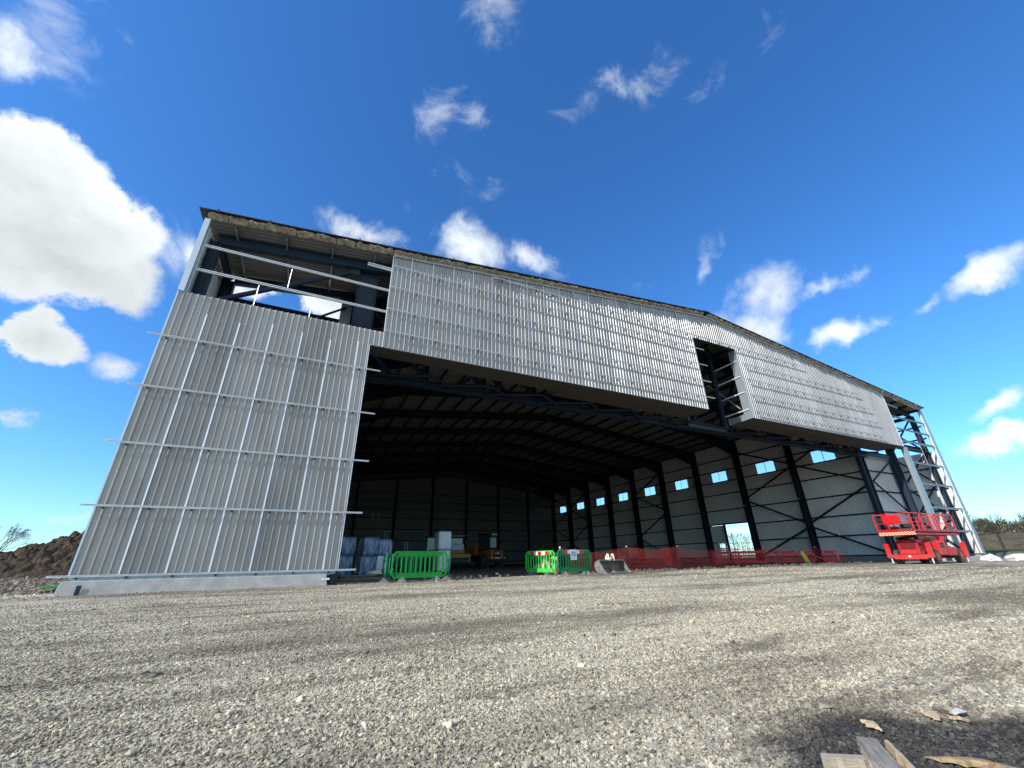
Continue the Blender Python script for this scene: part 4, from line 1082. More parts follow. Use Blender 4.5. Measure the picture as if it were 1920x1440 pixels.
def dumper(e):
    MB().box((-.95, -1.8, .75), (.95, -.2, 1.75)).build('engine_hood', M['orange'], e, bevel=.08)
    MB().box((-.55, -1.85, 1.05), (.55, -1.8, 1.6)).build('grille', M['black'], e)
    MB().box((-.38, -1.87, 1.32), (.38, -1.852, 1.48)).build('badge', M['wrapw'], e)
    MB().box((-.42, -1.87, .82), (.42, -1.852, .98)).build('number_plate', M['cream'], e)
    MB().box((-1.15, -2.0, .45), (1.15, -1.75, .8)).build('bumper', M['black'], e, bevel=.03)
    for x in (-.95, .95): MB().tube((x, -2.02, .9), (x, -1.94, .9), .09, 12).build('headlight', M['white'], e)
    c = MB()
    for x in (-.8, .7):
        for y in (-1.0, .5): c.bar((x, y, 1.7), (x, y, 3.4), .09, .09)
    c.box((-.8, -1.0, 1.7), (.7, .5, 1.95)); c.build('cab_frame', M['black'], e)
    MB().box((-.9, -1.15, 3.4), (.8, .6, 3.58)).build('cab_roof', M['black'], e, bevel=.05)
    MB().box((-.3, -1.16, 3.38), (.6, -1.14, 3.54)).build('roof_sign', M['cream'], e)
    MB().box((-.35, -1.02, 2.05), (.55, -.99, 3.1)).build('windscreen', M['wrapw'], e)
    MB().box((-.83, -.9, 2.0), (-.80, .4, 3.3)).build('side_window', M['glass'], e)
    b = MB(); b.add([(-1.2, .8, 1.2), (1.2, .8, 1.2), (1.2, 3.6, 1.0), (-1.2, 3.6, 1.0), (-1.4, .5, 2.3), (1.4, .5, 2.3), (1.4, 4.0, 2.1), (-1.4, 4.0, 2.1), ], [(0,3,2,1),(0,1,5,4),(1,2,6,5),(2,3,7,6),(3,0,4,7)])
    b.build('skip_body', M['orange'], e)
    MB().box((-.6, -.2, .6), (.6, 3.6, 1.0)).build('chassis', M['dsteel'], e)
    for x in (-1.05, 1.05):
        for y in (-1.0, 2.6):
            t = MB().tube((x - .25, y, .65), (x + .25, y, .65), .65, 24)
            for k in range(18):
                a = 2*math.pi*k/18; cc = Vector((x, y + math.cos(a)*.67, .65 + math.sin(a)*.67)); t.bar(cc - Vector((.24, 0, 0)), cc + Vector((.24, 0, 0)), .08, .07, Vector((0, math.cos(a), math.sin(a))))
            o = t.build('wheel', M['tyre'], e); MB().tube((x - .27, y, .65), (x + .27, y, .65), .32, 16).build('rim', M['orange'], o)
dumper(e)
e = empty('red_tractor', (18.4, 30.0, 0), R(-10), 'red machine mostly hidden between the white wrapped packs and the roller', 'tractor')
for x in (-1.0, 1.0):
    t = MB().tube((x - .25, -.6, .75), (x + .25, -.6, .75), .75, 24)
    for k in range(18):
        a = 2*math.pi*k/18; cc = Vector((x, -.6 + math.cos(a)*.77, .75 + math.sin(a)*.77)); t.bar(cc - Vector((.24, 0, 0)), cc + Vector((.24, 0, 0)), .09, .08, Vector((0, math.cos(a), math.sin(a))))
    o = t.build('wheel', M['tyre'], e); MB().tube((x - .27, -.6, .75), (x + .27, -.6, .75), .38, 16).build('rim', M['red'], o)
MB().box((-.6, -1.0, .9), (.6, 2.0, 1.8)).build('bonnet', M['red'], e, bevel=.06)
MB().box((-.75, .6, 1.6), (.75, 2.0, 3.1)).build('cab', M['glass'], e, bevel=.04); MB().box((-.85, .5, 3.1), (.85, 2.1, 3.25)).build('cab_roof', M['black'], e, bevel=.04)

# ------------------------------------------------------------------ white bags outside right
blob('white_bag', (51.4, -2.3, gh(51.4, -2.3) + .12), (.62, .45, .34), M['bag'], 11, 'white sheet bag slumped on the ground by the right plinth', 'bag', flat=-.3)
blob('white_bag', (57.0, -2.2, gh(57.0, -2.2) + .14), (1.2, .6, .36), M['bag'], 15, 'long crumpled white bag at the right edge, beyond the plinth', 'bag', flat=-.3)

# ------------------------------------------------------------------ timber scraps in the foreground
def plank(name, p, q, w, t, m, label, z=.02, jag=.012, tip=False, cat='timber', tilt=0):
    p = Vector((*p, z)); q = Vector((*q, z + tilt)); b = MB(); n = 14
    d = (q - p).normalized(); s = d.cross(Vector((0, 0, 1))).normalized()
    rs = random.Random(len(label) + int(p.x * 100))
    for i in range(n + 1):
        u = i / n; c = p + (q - p) * u
        k = 1
        if tip: k = min(1, .12 + 1.5 * min(u, 1.02 - u)**.7)
        a = -w/2 * k + rs.uniform(-jag, jag) * .3; bb = w/2 * k + rs.uniform(-jag, jag)
        tt = t * (k if tip else 1)
        b.v += [tuple(c + s * a), tuple(c + s * bb), tuple(c + s * (bb - jag * .3) + Vector((0, 0, tt))), tuple(c + s * a + Vector((0, 0, tt)))]
    for i in range(n):
        for j in range(4): b.f.append((4*i + j, 4*i + (j+1) % 4, 4*i + 4 + (j+1) % 4, 4*i + 4 + j))
    b.f += [(3, 2, 1, 0), (4*n, 4*n+1, 4*n+2, 4*n+3)]
    # local frame along the grain
    mid = (p + q) / 2; rz = math.atan2(d.y, d.x); inv = Matrix.Rotation(-rz, 3, 'Z')
    b.v = [tuple(inv @ (Vector(v) - mid)) for v in b.v]
    o = b.build(name, M[m]); o.location = mid; o.rotation_euler = (0, 0, rz)
    return tag(o, label, cat, 'timber scraps on the gravel')
plank('plank', (7.43, -15.13), (7.02, -15.48), .062, .022, 'wood', 'weathered grey plank with a split pale edge, lying on top of another piece', z=.062, jag=.008)
plank('split_timber', (7.470, -15.172), (7.085, -15.505), .014, .023, 'fresh', 'pale split sliver along the edge of the grey plank', z=.06, jag=.009)
plank('timber_block', (7.235, -15.10), (7.41, -15.225), .032, .036, 'sawn', 'pale sawn batten lying under the grey plank', z=.024, jag=.004)
plank('split_timber', (7.61, -15.20), (7.76, -15.42), .030, .018, 'brown', 'long splintered brown timber at the bottom right corner', z=.02, tip=True)
plank('wood_chip', (7.81, -14.915), (7.745, -15.02), .028, .014, 'fresh', 'pale pointed wood chip just beyond the end of the grey plank', z=.022, tip=True, cat='wood chip')
plank('wood_chip', (8.185, -14.97), (8.075, -15.07), .036, .014, 'fresh', 'tan leaf shaped wood chip further right on the gravel', z=.022, tip=True, cat='wood chip')
plank('wood_chip', (8.14, -15.07), (8.17, -15.13), .02, .01, 'fresh', 'tiny wood sliver beside the leaf shaped chip', z=.022, tip=True, cat='wood chip')
blob('pale_rock', (8.27, -15.06, .015), (.042, .026, .02), mat('pale_rock', (.5, .47, .40), .95, 0, var=.2, vscale=20), 2, 'pale triangular rock right of the wood chips', 'rock', sub=1, amp=.9)
bpy.data.objects['pale_rock'].data.polygons.foreach_set('use_smooth', [False] * len(bpy.data.objects['pale_rock'].data.polygons))

# ------------------------------------------------------------------ debris on the threshold
def rubble():
    b = MB(); rs = random.Random(12)
    for i in range(420):
        t = rs.random(); x = 10.5 + t * 34; y = 1.3 + rs.gauss(0, .5) + .04 * (x - 10); s = rs.uniform(.03, .11)
        if 14 < x < 18.4 and y < 3.2: continue
        c = Vector((x, y, gh(x, y) + s * .2)); rot = Euler((rs.random()*6, rs.random()*6, rs.random()*6)).to_matrix()
        b.box(c - Vector((s, s*.6, s*.4)), c + Vector((s, s*.6, s*.4)), rot)
    o = b.build('rubble', mat('dark_clods', (.11, .10, .09), .95, 0, var=.4, vscale=3), bevel=0)
    tag(o, 'dark clods and rubble strewn along the hangar threshold', 'rubble', None, 'stuff')
rubble()
def clods():
    b = MB(); rs = random.Random(31)
    for i in range(1500):
        y = 1.5 + 22 * rs.random() ** 1.2; x = -.6 - (3 + y * .75) * rs.random(); s = rs.uniform(.02, .09) * (1 + y * .05)
        c = Vector((x, y, gh(x, y) + s * .2)); rot = Euler((rs.random()*6, rs.random()*6, rs.random()*6)).to_matrix()
        b.box(c - Vector((s, s*.7, s*.45)), c + Vector((s, s*.7, s*.45)), rot)
    o = b.build('mud_clods', mat('brown_clods', (.12, .095, .07), .98, 0, col2=(.24, .20, .15), vscale=.7))
    tag(o, 'brown clods and stones strewn between the soil heap and the left plinth', 'clods', None, 'stuff')
clods()
blob('plastic_scrap', (14.2, 3.4, .05), (.09, .07, .06), M['bag'], 7, 'small white plastic scrap on the hangar floor between the two pens', 'scrap', sub=2)
blob('plastic_scrap', (30.5, 3.1, .04), (.12, .07, .05), M['bag'], 9, 'white plastic scrap on the gravel in front of the netting', 'scrap', sub=2)

# ------------------------------------------------------------------ soil heap on the left
def heap():
    nx, ny = 300, 220; X0, X1, Y0, Y1 = -34, 4, 23.5, 52; b = MB()
    for j in range(ny + 1):
        for i in range(nx + 1):
            x = X0 + (X1 - X0) * i / nx; y = Y0 + (Y1 - Y0) * j / ny
            d = sstep(24.2, 36.5, y) * sstep(58, 46, y)
            ridge = 1.15 + 3.9 * sstep(-20.5, -7.5, x) - .9 * sstep(-24, -38, x)
            h = d * ridge * sstep(X0, X0 + 5, x)
            q = Vector((x * .5, y * .5, 0))
            r = .22 * noise.noise(q * .7) + .26 * noise.noise(q * 1.9) + .46 * noise.noise(q * 3.3) + .36 * noise.noise(q * 6.1) + .22 * noise.noise(q * 11)
            h += r * min(1, h * .7) * .9 - .12
            b.v.append((x, y, h))
    n = nx + 1
    b.f = [(j*n+i, j*n+i+1, (j+1)*n+i+1, (j+1)*n+i) for j in range(ny) for i in range(nx)]
    m = mat('dug_soil', (.115, .084, .057), 1, 0, col2=(.048, .037, .027), vscale=1.3, detail=9, bump=1, bscale=5, spec=.05)
    m.node_tree.nodes['Bump'].inputs['Distance'].default_value = .22
    o = b.build('soil_heap', m, smooth=False)
    tag(o, 'heap of dark brown dug soil behind the left end of the hangar', 'soil heap')
    rs = random.Random(4)
    c = MB()
heap()
for i, (x, y, z, r) in enumerate(((-13.6, 31, 1.35, .26), (-12.0, 32, 1.75, .55), (-16.2, 29, .8, .2))):
    blob('boulder', (x, y, z), (r, r * .8, r * .5), mat('boulder', (.34, .28, .21), .95, 0, var=.3), i + 20,
         ['small pale stone midway up the soil heap', 'large slab of stone sticking out of the soil heap', 'small stone low on the soil heap'][i], 'stone', 'stones in the soil heap', sub=3)
o = MB().box((-.95, 1.2, .14), (-.3, 1.7, .20)).build('green_board', M['gbar'], bevel=.01); tag(o, 'green plastic board on the ground behind the left plinth corner', 'board')

# ------------------------------------------------------------------ trees
def grow(b, p, d, L, r, lvl, rs, wind, maxl=6):
    n = 3 if lvl < 3 else 2; q = p.copy(); dd = d.copy(); r0 = r
    for k in range(n):
        dd = (dd + Vector((rs.gauss(0, .10), rs.gauss(0, .10), rs.gauss(0, .06))) + wind * .10).normalized()
        nq = q + dd * (L / n); r1 = max(.012, r0 * (.86 if lvl else .9))
        b.tube(q, nq, r0, 6 if lvl < 3 else 3, r1, cap=False)
        if lvl < maxl and k and rs.random() < .75:
            a = rs.random() * 6.28; s = dd.orthogonal().normalized(); s = Matrix.Rotation(a, 3, dd) @ s
            grow(b, nq, (dd + s * rs.uniform(.5, .9) + wind * .25).normalized(), L * rs.uniform(.55, .75), r1 * .55, lvl + 1, rs, wind, maxl)
        q = nq; r0 = r1
    if lvl < maxl:
        for k in range(2 if lvl else 3):
            a = rs.random() * 6.28; s = dd.orthogonal().normalized(); s = Matrix.Rotation(a, 3, dd) @ s
            grow(b, q, (dd + s * rs.uniform(.25, .65) + wind * .2).normalized(), L * rs.uniform(.6, .82), r0 * .7, lvl + 1, rs, wind, maxl)
def bare_tree(x, y, z, h, seed, label, group=None, wind=(0, 0, 0), maxl=6):
    rs = random.Random(seed); e = empty('bare_tree', (x, y, z), 0, label, 'tree', group); w = Vector(wind)
    MB().tube((0, 0, -.3), (0, 0, h * .22), h * .022, 8, h * .017, cap=False).build('trunk', M['bark'], e)
    b = MB()
    for k in range(4):
        a = k * 1.57 + rs.random(); grow(b, Vector((0, 0, h * (.14 + .03 * k))), (Vector((math.cos(a) * .45, math.sin(a) * .45, .95)) + w * .5).normalized(), h * .24, h * .012, 1, rs, w, maxl)
    b.build('crown', M['bark'], e, fix=False)
    return e
bare_tree(-28.6, 60, 1.3, 5.4, 5, 'wind bent bare tree standing behind the soil heap at the left edge', wind=(.3, 0, 0), maxl=5)

def m_twig(a, b):
    return mat('bare_woodland', a, 1, 0, col2=b, vscale=.35, detail=6, spec=.05)
def woodland(x0, x1, y0, y1, h0, h1, n, name, label, seed, zb=0, dense=1.0, colors=((.15, .125, .07), (.07, .055, .036))):
    rs = random.Random(seed); b = MB()
    for i in range(n):
        t = rs.random(); cx = x0 + (x1 - x0) * t + rs.uniform(-4, 4); cy = y0 + (y1 - y0) * t + rs.uniform(-5, 5)
        hh = h0 + (h1 - h0) * rs.random(); hh *= .82 + .25 * noise.noise(Vector((cx * .12, cy * .12, 0)))
        b.tube((cx, cy, zb - .5), (cx, cy, zb + hh * .7), .10, 4, .03, cap=False)
        for k in range(int(150 * dense)):
            u = rs.random() ** .8; r = hh * .33 * math.sin(math.pi * min(.97, .12 + u * .86)) ** .6; a = rs.random() * 6.28
            rr = r * math.sqrt(rs.random()); p = Vector((cx + math.cos(a) * rr, cy + math.sin(a) * rr, zb + hh * (.06 + .94 * u)))
            d = Vector((math.cos(a) * .5 + rs.gauss(0, .3), math.sin(a) * .5 + rs.gauss(0, .3), 1.0)).normalized() * rs.uniform(.4, 1.1)
            s = d.orthogonal().normalized() * rs.uniform(.02, .05); s = Matrix.Rotation(rs.random() * 6.28, 3, d.normalized()) @ s
            b.add([p - s, p + s, p + d], [(0, 1, 2)])
            p2 = p + d * .4; d2 = (d + Vector((rs.gauss(0, .4), rs.gauss(0, .4), .1))) * .6
            b.add([p2 - s * .7, p2 + s * .7, p2 + d2], [(0, 1, 2)])
    o = b.build(name, m_twig(*colors), fix=False)
    return tag(o, label, 'woodland', None, 'stuff')
woodland(104, 118, 45, -18, 5.2, 7.2, 160, 'far_woodland', 'bare brown woodland beyond the boundary fence at the right edge', 2, zb=.9, dense=1.6)
woodland(96, 150, 95, 62, 7.0, 9.5, 60, 'far_trees', 'bare brown trees seen through the side doorway', 3, zb=.5, dense=1.3)
# hedge bank behind the fence
b = MB(); nx, ny = 60, 16
for j in range(ny + 1):
    for i in range(nx + 1):
        t = i / nx; u = j / ny
        x = 96 + u * 13 + t * 0; y = 42 - 64 * t
        z = .8 + 2.6 * math.sin(math.pi * min(1, u * .5 + .0)) * (1 + .12 * noise.noise(Vector((y * .2, u * 3, 0)))) + .35 * noise.noise(Vector((y * .8, u * 6, 2)))
        b.v.append((x, y, z if u > 0 else .4))
n = nx + 1; b.f = [(j*n+i, j*n+i+1, (j+1)*n+i+1, (j+1)*n+i) for j in range(ny) for i in range(nx)]
mb_ = mat('dead_grass_and_scrub', (.17, .14, .085), 1, 0, col2=(.085, .075, .05), vscale=.8, detail=8, bump=1, bscale=4, spec=.05, stretch=(1, 1, 2))
mb_.node_tree.nodes['Bump'].inputs['Distance'].default_value = .3
o = b.build('grass_bank', mb_, smooth=False); tag(o, 'brown scrub covered bank behind the boundary fence', None, None, 'structure')

# boundary fence with cranked posts
e = empty('boundary_fence', (82.5, 5.6, .75), 0, 'chain wire boundary fence with cranked concrete posts beyond the right end of the hangar', 'fence')
fp = []
for k in range(-5, 7):
    x = 82.5 + .45 * k; y = 5.6 - 3.05 * k; z = .78 + .02 * k; fp.append((x, y, z))
    b = MB().bar((x, y, z - .4), (x, y, z + 2.35), .19, .19); b.bar((x, y, z + 2.3), (x - .42, y + .3, z + 2.82), .16, .16)
    b.build('fence_post', M['fpost'], e, world=True)
for hz in (.1, .6, 1.1, 1.6, 2.1, 2.35):
    b = MB()
    for a, c in zip(fp[:-1], fp[1:]): b.tube((a[0], a[1], a[2] + hz), (c[0], c[1], c[2] + hz), .008 if hz < 2 else .012, 4, cap=False)
    b.build('strand', M['wire'], e, world=True)
# outside the side doorway: gate, timber stack, pole
e = empty('field_gate', (63.5, 23.9, .1), 0, 'dark tubular field gate seen through the side doorway', 'gate')
for z in (.35, .65, .95, 1.25, 1.55): MB().tube((63.5, 23.9, z), (63.5, 31, z), .03, 6).build('gate_rail', M['steel_d'], e, world=True)
for y in (23.9, 25.7, 27.4, 29.2, 31): MB().tube((63.5, y, .1), (63.5, y, 1.6), .035, 6).build('gate_upright', M['steel_d'], e, world=True)
MB().tube((63.6, 23, 2.35), (63.6, 31.5, 2.45), .03, 6).build('top_rail', M['steel_d'], e, world=True)
o = MB().tube((69, 31.9, 0), (69, 32.0, 4.6), .09, 8).build('white_pole', M['white']); tag(o, 'white pole standing outside the side doorway', 'pole')
e = empty('timber_stack', (67, 33.4, 0), 0, 'stack of fresh yellow sawn timber outside the side doorway', 'timber stack')
for k in range(7): MB().box((66.3, 31.9, .15 + k * .26), (67.8, 35.6, .34 + k * .26)).build('board_layer', M['fresh'], e, world=True)

# ------------------------------------------------------------------ sky, clouds, sun
SUNV = Vector((-1.6, -.34, 1.0)).normalized()
elev = math.asin(SUNV.z); azim = math.atan2(SUNV.x, SUNV.y)
w = bpy.data.worlds.new('World'); scene.world = w; w.use_nodes = True
N = w.node_tree.nodes; L = w.node_tree.links
bg = N['Background']; bg.inputs[1].default_value = .12
sky = N.new('ShaderNodeTexSky'); sky.sky_type = 'NISHITA'; sky.sun_disc = False
sky.sun_elevation = elev; sky.sun_rotation = azim; sky.air_density = 1.0; sky.dust_density = .35; sky.ozone_density = 2.5; sky.altitude = 50
gm = N.new('ShaderNodeGamma'); gm.inputs[1].default_value = 1.0
hs = N.new('ShaderNodeHueSaturation'); hs.inputs['Saturation'].default_value = 1.2
L.new(sky.outputs[0], hs.inputs['Color'])
tc = N.new('ShaderNodeTexCoord')
# direction, gently warped by noise
def noise_n(scale, det, vec, rough=.6, dist=0):
    n = N.new('ShaderNodeTexNoise'); n.inputs['Scale'].default_value = scale; n.inputs['Detail'].default_value = det; n.inputs['Roughness'].default_value = rough; n.inputs['Distortion'].default_value = dist
    L.new(vec, n.inputs['Vector']); return n
def math_n(op, a, b=None, c=None, clamp=False):
    m = N.new('ShaderNodeMath'); m.operation = op; m.use_clamp = clamp
    for i, v in enumerate((a, b, c)):
        if v is None: continue
        if isinstance(v, (int, float)): m.inputs[i].default_value = v
        else: L.new(v, m.inputs[i])
    return m.outputs[0]
def range_n(x, a, b, c=0., d=1., smooth=False):
    r = N.new('ShaderNodeMapRange'); r.clamp = True
    if smooth: r.interpolation_type = 'SMOOTHSTEP'
    for i, v in ((1, a), (2, b), (3, c), (4, d)): r.inputs[i].default_value = v
    L.new(x, r.inputs[0]); return r.outputs[0]
D = tc.outputs['Generated']
wn = noise_n(5.5, 7, D)
vs = N.new('ShaderNodeVectorMath'); vs.operation = 'SUBTRACT'; L.new(wn.outputs['Color'], vs.inputs[0]); vs.inputs[1].default_value = (.5, .5, .5)
vm = N.new('ShaderNodeVectorMath'); vm.operation = 'MULTIPLY_ADD'; L.new(vs.outputs[0], vm.inputs[0]); vm.inputs[1].default_value = (.17, .17, .17); L.new(D, vm.inputs[2])
DW = vm.outputs[0]
CLOUDS_AND_FILL = {'thick': [((-0.4594, 0.7415, 0.4891), (-1.0576, -0.0864, 0.506), (0.159, 0.1549, 0.159), 1.9), ((-0.4367, 0.7775, 0.4525), (-1.096, -0.1429, 0.4386), (0.1487, 0.0855, 0.1487), 1.5), ((-0.3933, 0.7479, 0.5348), (-0.9904, 0.2233, 0.6284), (0.1022, 0.1033, 0.1033), 1.3), ((-0.4836, 0.6961, 0.5306), (-0.8698, -0.6048, 0.1597), (0.0734, 0.0921, 0.0921), 1.5), ((-0.4494, 0.8327, 0.3234), (-1.2392, -0.1146, 0.4555), (0.0762, 0.0518, 0.0762), 1.5), ((0.0265, 0.9981, 0.0562), (-1.5146, -0.0065, -0.0269), (0.0104, 0.0107, 0.0107), 0.1), ((-0.0163, 0.8288, 0.5593), (-0.976, -0.0606, -0.0213), (0.1021, 0.0836, 0.1021), 1.0), ((-0.1843, 0.8291, 0.5278), (-1.0081, -0.1461, 0.1271), (0.0756, 0.0435, 0.0756), 0.8), ((0.0, -0.8716, 0.4903), (1.0584, 0.0, 0.0), (0.6, 0.3, 0.6), 1.1), ((0.7454, -0.5963, 0.2981), (1.2681, 0.0, 0.8961), (0.5, 0.22, 0.5), 1.0), ((-0.5345, -0.8018, 0.2673), (1.3002, -0.0, -0.588), (0.45, 0.2, 0.45), 1.0), ((0.291, -0.4851, 0.8246), (0.6013, 0.0, 0.5404), (0.35, 0.25, 0.35), 1.0)], 'thin': [((-0.4368, 0.5569, 0.7065), (-0.3171, -0.7325, -0.4495), (0.1457, 0.0532, 0.1457), 0.7200000000000001), ((0.1595, 0.3643, 0.9175), (-0.3647, -0.1894, -0.8709), (0.0937, 0.0674, 0.0937), 0.8), ((0.1085, 0.533, 0.8391), (-0.5456, 0.1918, 0.1036), (0.0486, 0.0989, 0.0989), 0.8), ((0.1735, 0.5065, 0.8446), (-0.5642, 0.0304, -0.2821), (0.0736, 0.0649, 0.0736), 0.48), ((0.4145, 0.3381, 0.8449), (-0.5628, -0.0465, -0.9601), (0.1044, 0.0527, 0.1044), 0.7200000000000001), ((0.5209, 0.267, 0.8108), (-0.5908, -0.2181, -1.4092), (0.0586, 0.054, 0.0586), 0.68), ((0.5571, 0.1527, 0.8163), (-0.6158, 0.0066, -1.294), (0.0409, 0.0845, 0.0845), 0.5599999999999999), ((0.6926, 0.4277, 0.5809), (-0.725, 0.6824, -0.3989), (0.0328, 0.0599, 0.0599), 0.7200000000000001), ((0.8187, 0.3065, 0.4855), (-1.0544, -0.1831, -1.3155), (0.0721, 0.0343, 0.0721), 0.68), ((0.2597, 0.5949, 0.7607), (-0.651, 0.2968, -0.045), (0.0394, 0.0615, 0.0615), 0.5599999999999999), ((0.0791, 0.6794, 0.7295), (-0.7395, -0.1592, -0.2881), (0.0624, 0.0443, 0.0624), 0.48), ((0.1438, 0.6202, 0.7711), (-0.6902, -0.0001, -0.2279), (0.0936, 0.0436, 0.0936), 0.36000000000000004), ((0.0183, 0.7506, 0.6604), (-0.8469, -0.0744, -0.09), (0.0919, 0.0467, 0.0919), 0.7200000000000001), ((0.3656, 0.6789, 0.6367), (-0.8441, 0.2894, -0.2456), (0.1034, 0.059, 0.1034), 0.6400000000000001), ((0.7783, 0.4306, 0.457), (-1.095, -0.068, -1.1005), (0.0858, 0.1056, 0.1056), 0.7200000000000001), ((-0.301, 0.7894, 0.535), (-1.0059, -0.0383, 0.34), (0.0627, 0.0798, 0.0798), 0.5599999999999999), ((0.8922, 0.2372, 0.3844), (-1.1752, 0.0701, -1.2817), (0.0513, 0.0253, 0.0513), 0.32000000000000006), ((-0.3356, 0.8482, 0.4098), (-1.1174, -0.3607, 0.2064), (0.0715, 0.0651, 0.0715), 0.32000000000000006), ((0.1617, 0.7075, 0.688), (-0.8071, -0.1028, -0.3226), (0.0825, 0.0394, 0.0825), 0.48), ((-0.3896, 0.9183, 0.0702), (-1.5004, -0.0539, 0.3974), (0.047, 0.0131, 0.047), 0.4), ((0.6253, 0.5238, 0.5785), (-0.9363, 0.2204, -0.714), (0.0605, 0.0402, 0.0605), 0.32000000000000006), ((-0.4197, 0.5799, 0.6982), (-0.5673, -0.5954, -0.0952), (0.0419, 0.0568, 0.0568), 0.4)], 'soft': [((0.2473, 0.7085, 0.661), (-0.8293, 0.2071, -0.1498), (0.113, 0.068, 0.113), 1.2), ((0.9059, 0.1351, 0.4013), (-1.1554, -0.105, -1.469), (0.0803, 0.043, 0.0803), 1.9), ((0.8947, 0.2133, 0.3924), (-1.1547, -0.2423, -1.4424), (0.0512, 0.0231, 0.0512), 1.2), ((0.8613, 0.3077, 0.4043), (-1.1528, -0.0914, -1.2682), (0.0593, 0.0399, 0.0593), 1.6), ((0.9618, 0.2269, 0.1532), (-1.4157, 0.1321, -1.3185), (0.0514, 0.0249, 0.0514), 1.5), ((0.9586, 0.204, 0.1987), (-1.3674, -0.1792, -1.3978), (0.0497, 0.0176, 0.0497), 1.1), ((0.7708, 0.3954, 0.4995), (-0.8569, 0.7031, -0.5862), (0.0645, 0.1008, 0.1008), 1.1), ((0.7841, 0.4401, 0.4376), (-1.1154, 0.1008, -1.0101), (0.0736, 0.0509, 0.0736), 0.9), ((0.8187, 0.3065, 0.4855), (-1.0544, -0.1831, -1.3155), (0.0616, 0.0224, 0.0616), 0.9), ((-0.4731, 0.5909, 0.6534), (-0.1235, -0.852, -0.7322), (0.0436, 0.028, 0.0436), 1.0), ((-0.363, 0.8718, 0.3288), (-1.1076, -0.744, 0.0684), (0.044, 0.0344, 0.044), 1.2), ((-0.3444, 0.9347, 0.0878), (-1.4823, -0.1138, 0.343), (0.0481, 0.0095, 0.0481), 1.3), ((-0.4429, 0.8705, 0.2147), (-1.3531, -0.1085, 0.4467), (0.0301, 0.0131, 0.0301), 1.1), ((0.6926, 0.4277, 0.5809), (-0.7706, 0.6274, -0.4736), (0.0273, 0.0532, 0.0532), 0.9), ((0.0183, 0.7506, 0.6604), (-0.8469, -0.0744, -0.09), (0.0791, 0.0345, 0.0791), 0.9), ((0.3583, 0.6782, 0.6416), (-0.8388, 0.2838, -0.2395), (0.0892, 0.0434, 0.0892), 0.9), ((-0.2939, 0.79, 0.5381), (-0.9438, -0.4101, 0.075), (0.0487, 0.0684, 0.0684), 0.8)]}  # last thick entries are unseen clouds added behind the camera to brighten the facade
def cloud_layer(lst, base):
    acc = None
    for (c, eu, sc, wt) in lst:
        mp = N.new('ShaderNodeMapping'); mp.vector_type = 'TEXTURE'
        mp.inputs['Location'].default_value = c; mp.inputs['Rotation'].default_value = eu; mp.inputs['Scale'].default_value = sc
        L.new(DW, mp.inputs[0])
        ln = N.new('ShaderNodeVectorMath'); ln.operation = 'LENGTH'; L.new(mp.outputs[0], ln.inputs[0])
        v = math_n('MULTIPLY_ADD', ln.outputs['Value'], -wt, wt)
        acc = v if acc is None else math_n('MAXIMUM', acc, v)
    return acc
big = CLOUDS_AND_FILL['thick'][0]
mpg = N.new('ShaderNodeMapping'); mpg.vector_type = 'TEXTURE'; mpg.inputs['Location'].default_value = big[0]; mpg.inputs['Rotation'].default_value = big[1]; mpg.inputs['Scale'].default_value = big[2]
L.new(DW, mpg.inputs[0]); spg = N.new('ShaderNodeSeparateXYZ'); L.new(mpg.outputs[0], spg.inputs[0])
under = range_n(spg.outputs[1], -.35, .6, 1.03, .80, True)
thick = cloud_layer(CLOUDS_AND_FILL['thick'], 1); thin = cloud_layer(CLOUDS_AND_FILL['thin'], 1); soft = cloud_layer(CLOUDS_AND_FILL['soft'], 1)
nf = noise_n(5.5, 10, D, .66); nf2 = noise_n(8, 9, D, .66, .8)
t1 = math_n('MULTIPLY_ADD', math_n('SUBTRACT', nf.outputs['Fac'], .5), 2.4, thick)
dthick = range_n(t1, .04, .42, 0, 1, True)
nf3 = noise_n(6, 9, D, .6, .5)
t3 = math_n('MULTIPLY_ADD', math_n('SUBTRACT', nf3.outputs['Fac'], .52), 3.2, soft)
dsoft = math_n('MULTIPLY', range_n(t3, -.1, 1.15, 0, .97, True), range_n(soft, -.7, .2, 0, 1, True))
t2 = math_n('MULTIPLY_ADD', math_n('SUBTRACT', nf2.outputs['Fac'], .56), 3.4, thin)
dthin = range_n(t2, -.05, 1.25, 0, .58, True)
gate = range_n(thin, -.5, .45, 0, 1, True)
dthin = math_n('MULTIPLY', dthin, gate)
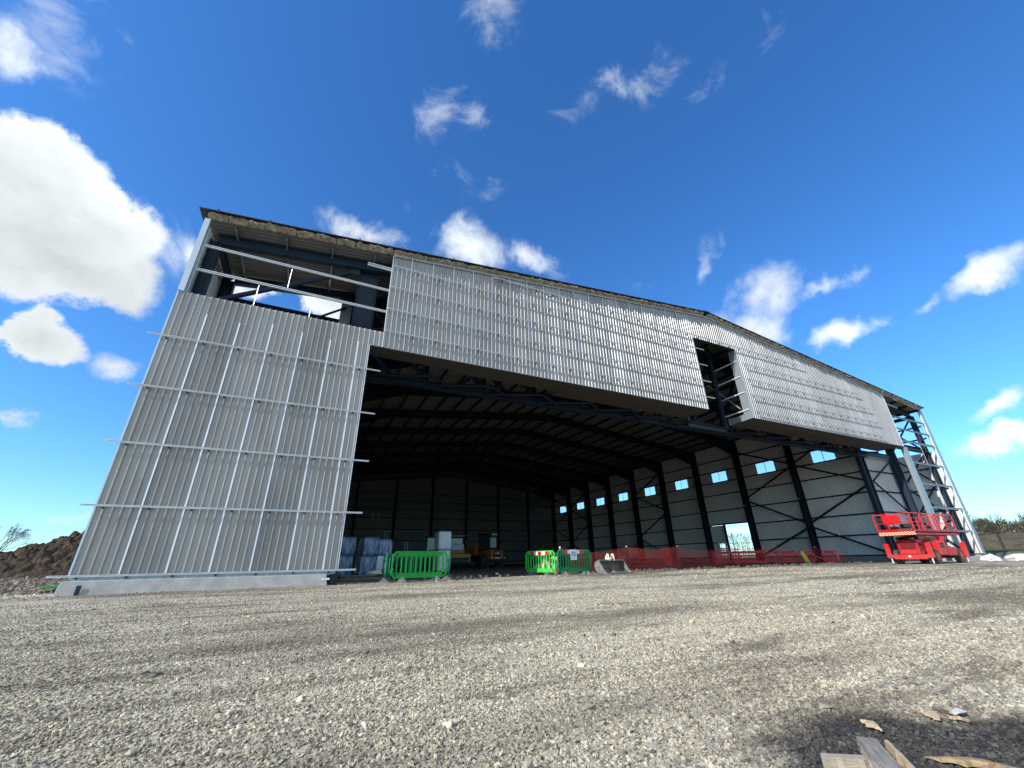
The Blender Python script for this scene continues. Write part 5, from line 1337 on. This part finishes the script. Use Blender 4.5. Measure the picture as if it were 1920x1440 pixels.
# a few faint stray wisps everywhere
dens = math_n('MAXIMUM', math_n('MAXIMUM', dthick, dsoft), dthin, clamp=True)
shade = range_n(t1, .15, 1.6, 1.03, .72)
nsh = noise_n(4.5, 8, DW, .62)
shade = math_n('MULTIPLY', shade, range_n(nsh.outputs['Fac'], .35, .68, 1.08, .84))
shade = math_n('MULTIPLY', shade, under)
cc = N.new('ShaderNodeCombineColor')
CB = 9.0
for i, k in enumerate((.93, 1.0, 1.03)): L.new(math_n('MULTIPLY', shade, CB * k), cc.inputs[i])
mx = N.new('ShaderNodeMix'); mx.data_type = 'RGBA'
L.new(dens, mx.inputs[0])
tint = N.new('ShaderNodeMix'); tint.data_type = 'RGBA'; tint.blend_type = 'MULTIPLY'; tint.inputs[0].default_value = 1; tint.inputs[7].default_value = (1.06, 1.6, 2.08, 1)
L.new(hs.outputs[0], tint.inputs[6]); L.new(tint.outputs[2], mx.inputs[6]); L.new(cc.outputs[0], mx.inputs[7])
L.new(mx.outputs[2], bg.inputs[0])
w.cycles.sampling_method = 'MANUAL'; w.cycles.sample_map_resolution = 512

sl = bpy.data.lights.new('sun', 'SUN'); sl.energy = 5.0; sl.angle = R(.53); sl.color = (1, .96, .895)
so = bpy.data.objects.new('sun', sl); COL.objects.link(so)
so.name = 'sun'; so.rotation_euler = (-SUNV).to_track_quat('-Z', 'Y').to_euler()

# ------------------------------------------------------------------ camera
cam = bpy.data.cameras.new('camera'); co = bpy.data.objects.new('camera', cam); COL.objects.link(co); scene.camera = co
F = Vector((0.40190886, 0.82293485, 0.40155636)); Rt = Vector((0.90167538, -0.43208015, -0.01697771)); U = Vector((-0.15953298, -0.36889697, 0.91567694))
co.matrix_world = Matrix(((Rt.x, U.x, -F.x, CAMP.x), (Rt.y, U.y, -F.y, CAMP.y), (Rt.z, U.z, -F.z, CAMP.z), (0, 0, 0, 1)))
cam.sensor_width = 36; cam.lens = 753.526 / 1920 * 36; cam.clip_start = .05; cam.clip_end = 5000
scene.view_settings.view_transform = 'Standard'; scene.view_settings.look = 'None'; scene.view_settings.gamma = 1
scene.view_settings.exposure = 0.0
scene.cycles.max_bounces = 6; scene.cycles.diffuse_bounces = 3; scene.cycles.transparent_max_bounces = 12
scene.cycles.use_denoising = True
print('objects', len(bpy.data.objects))
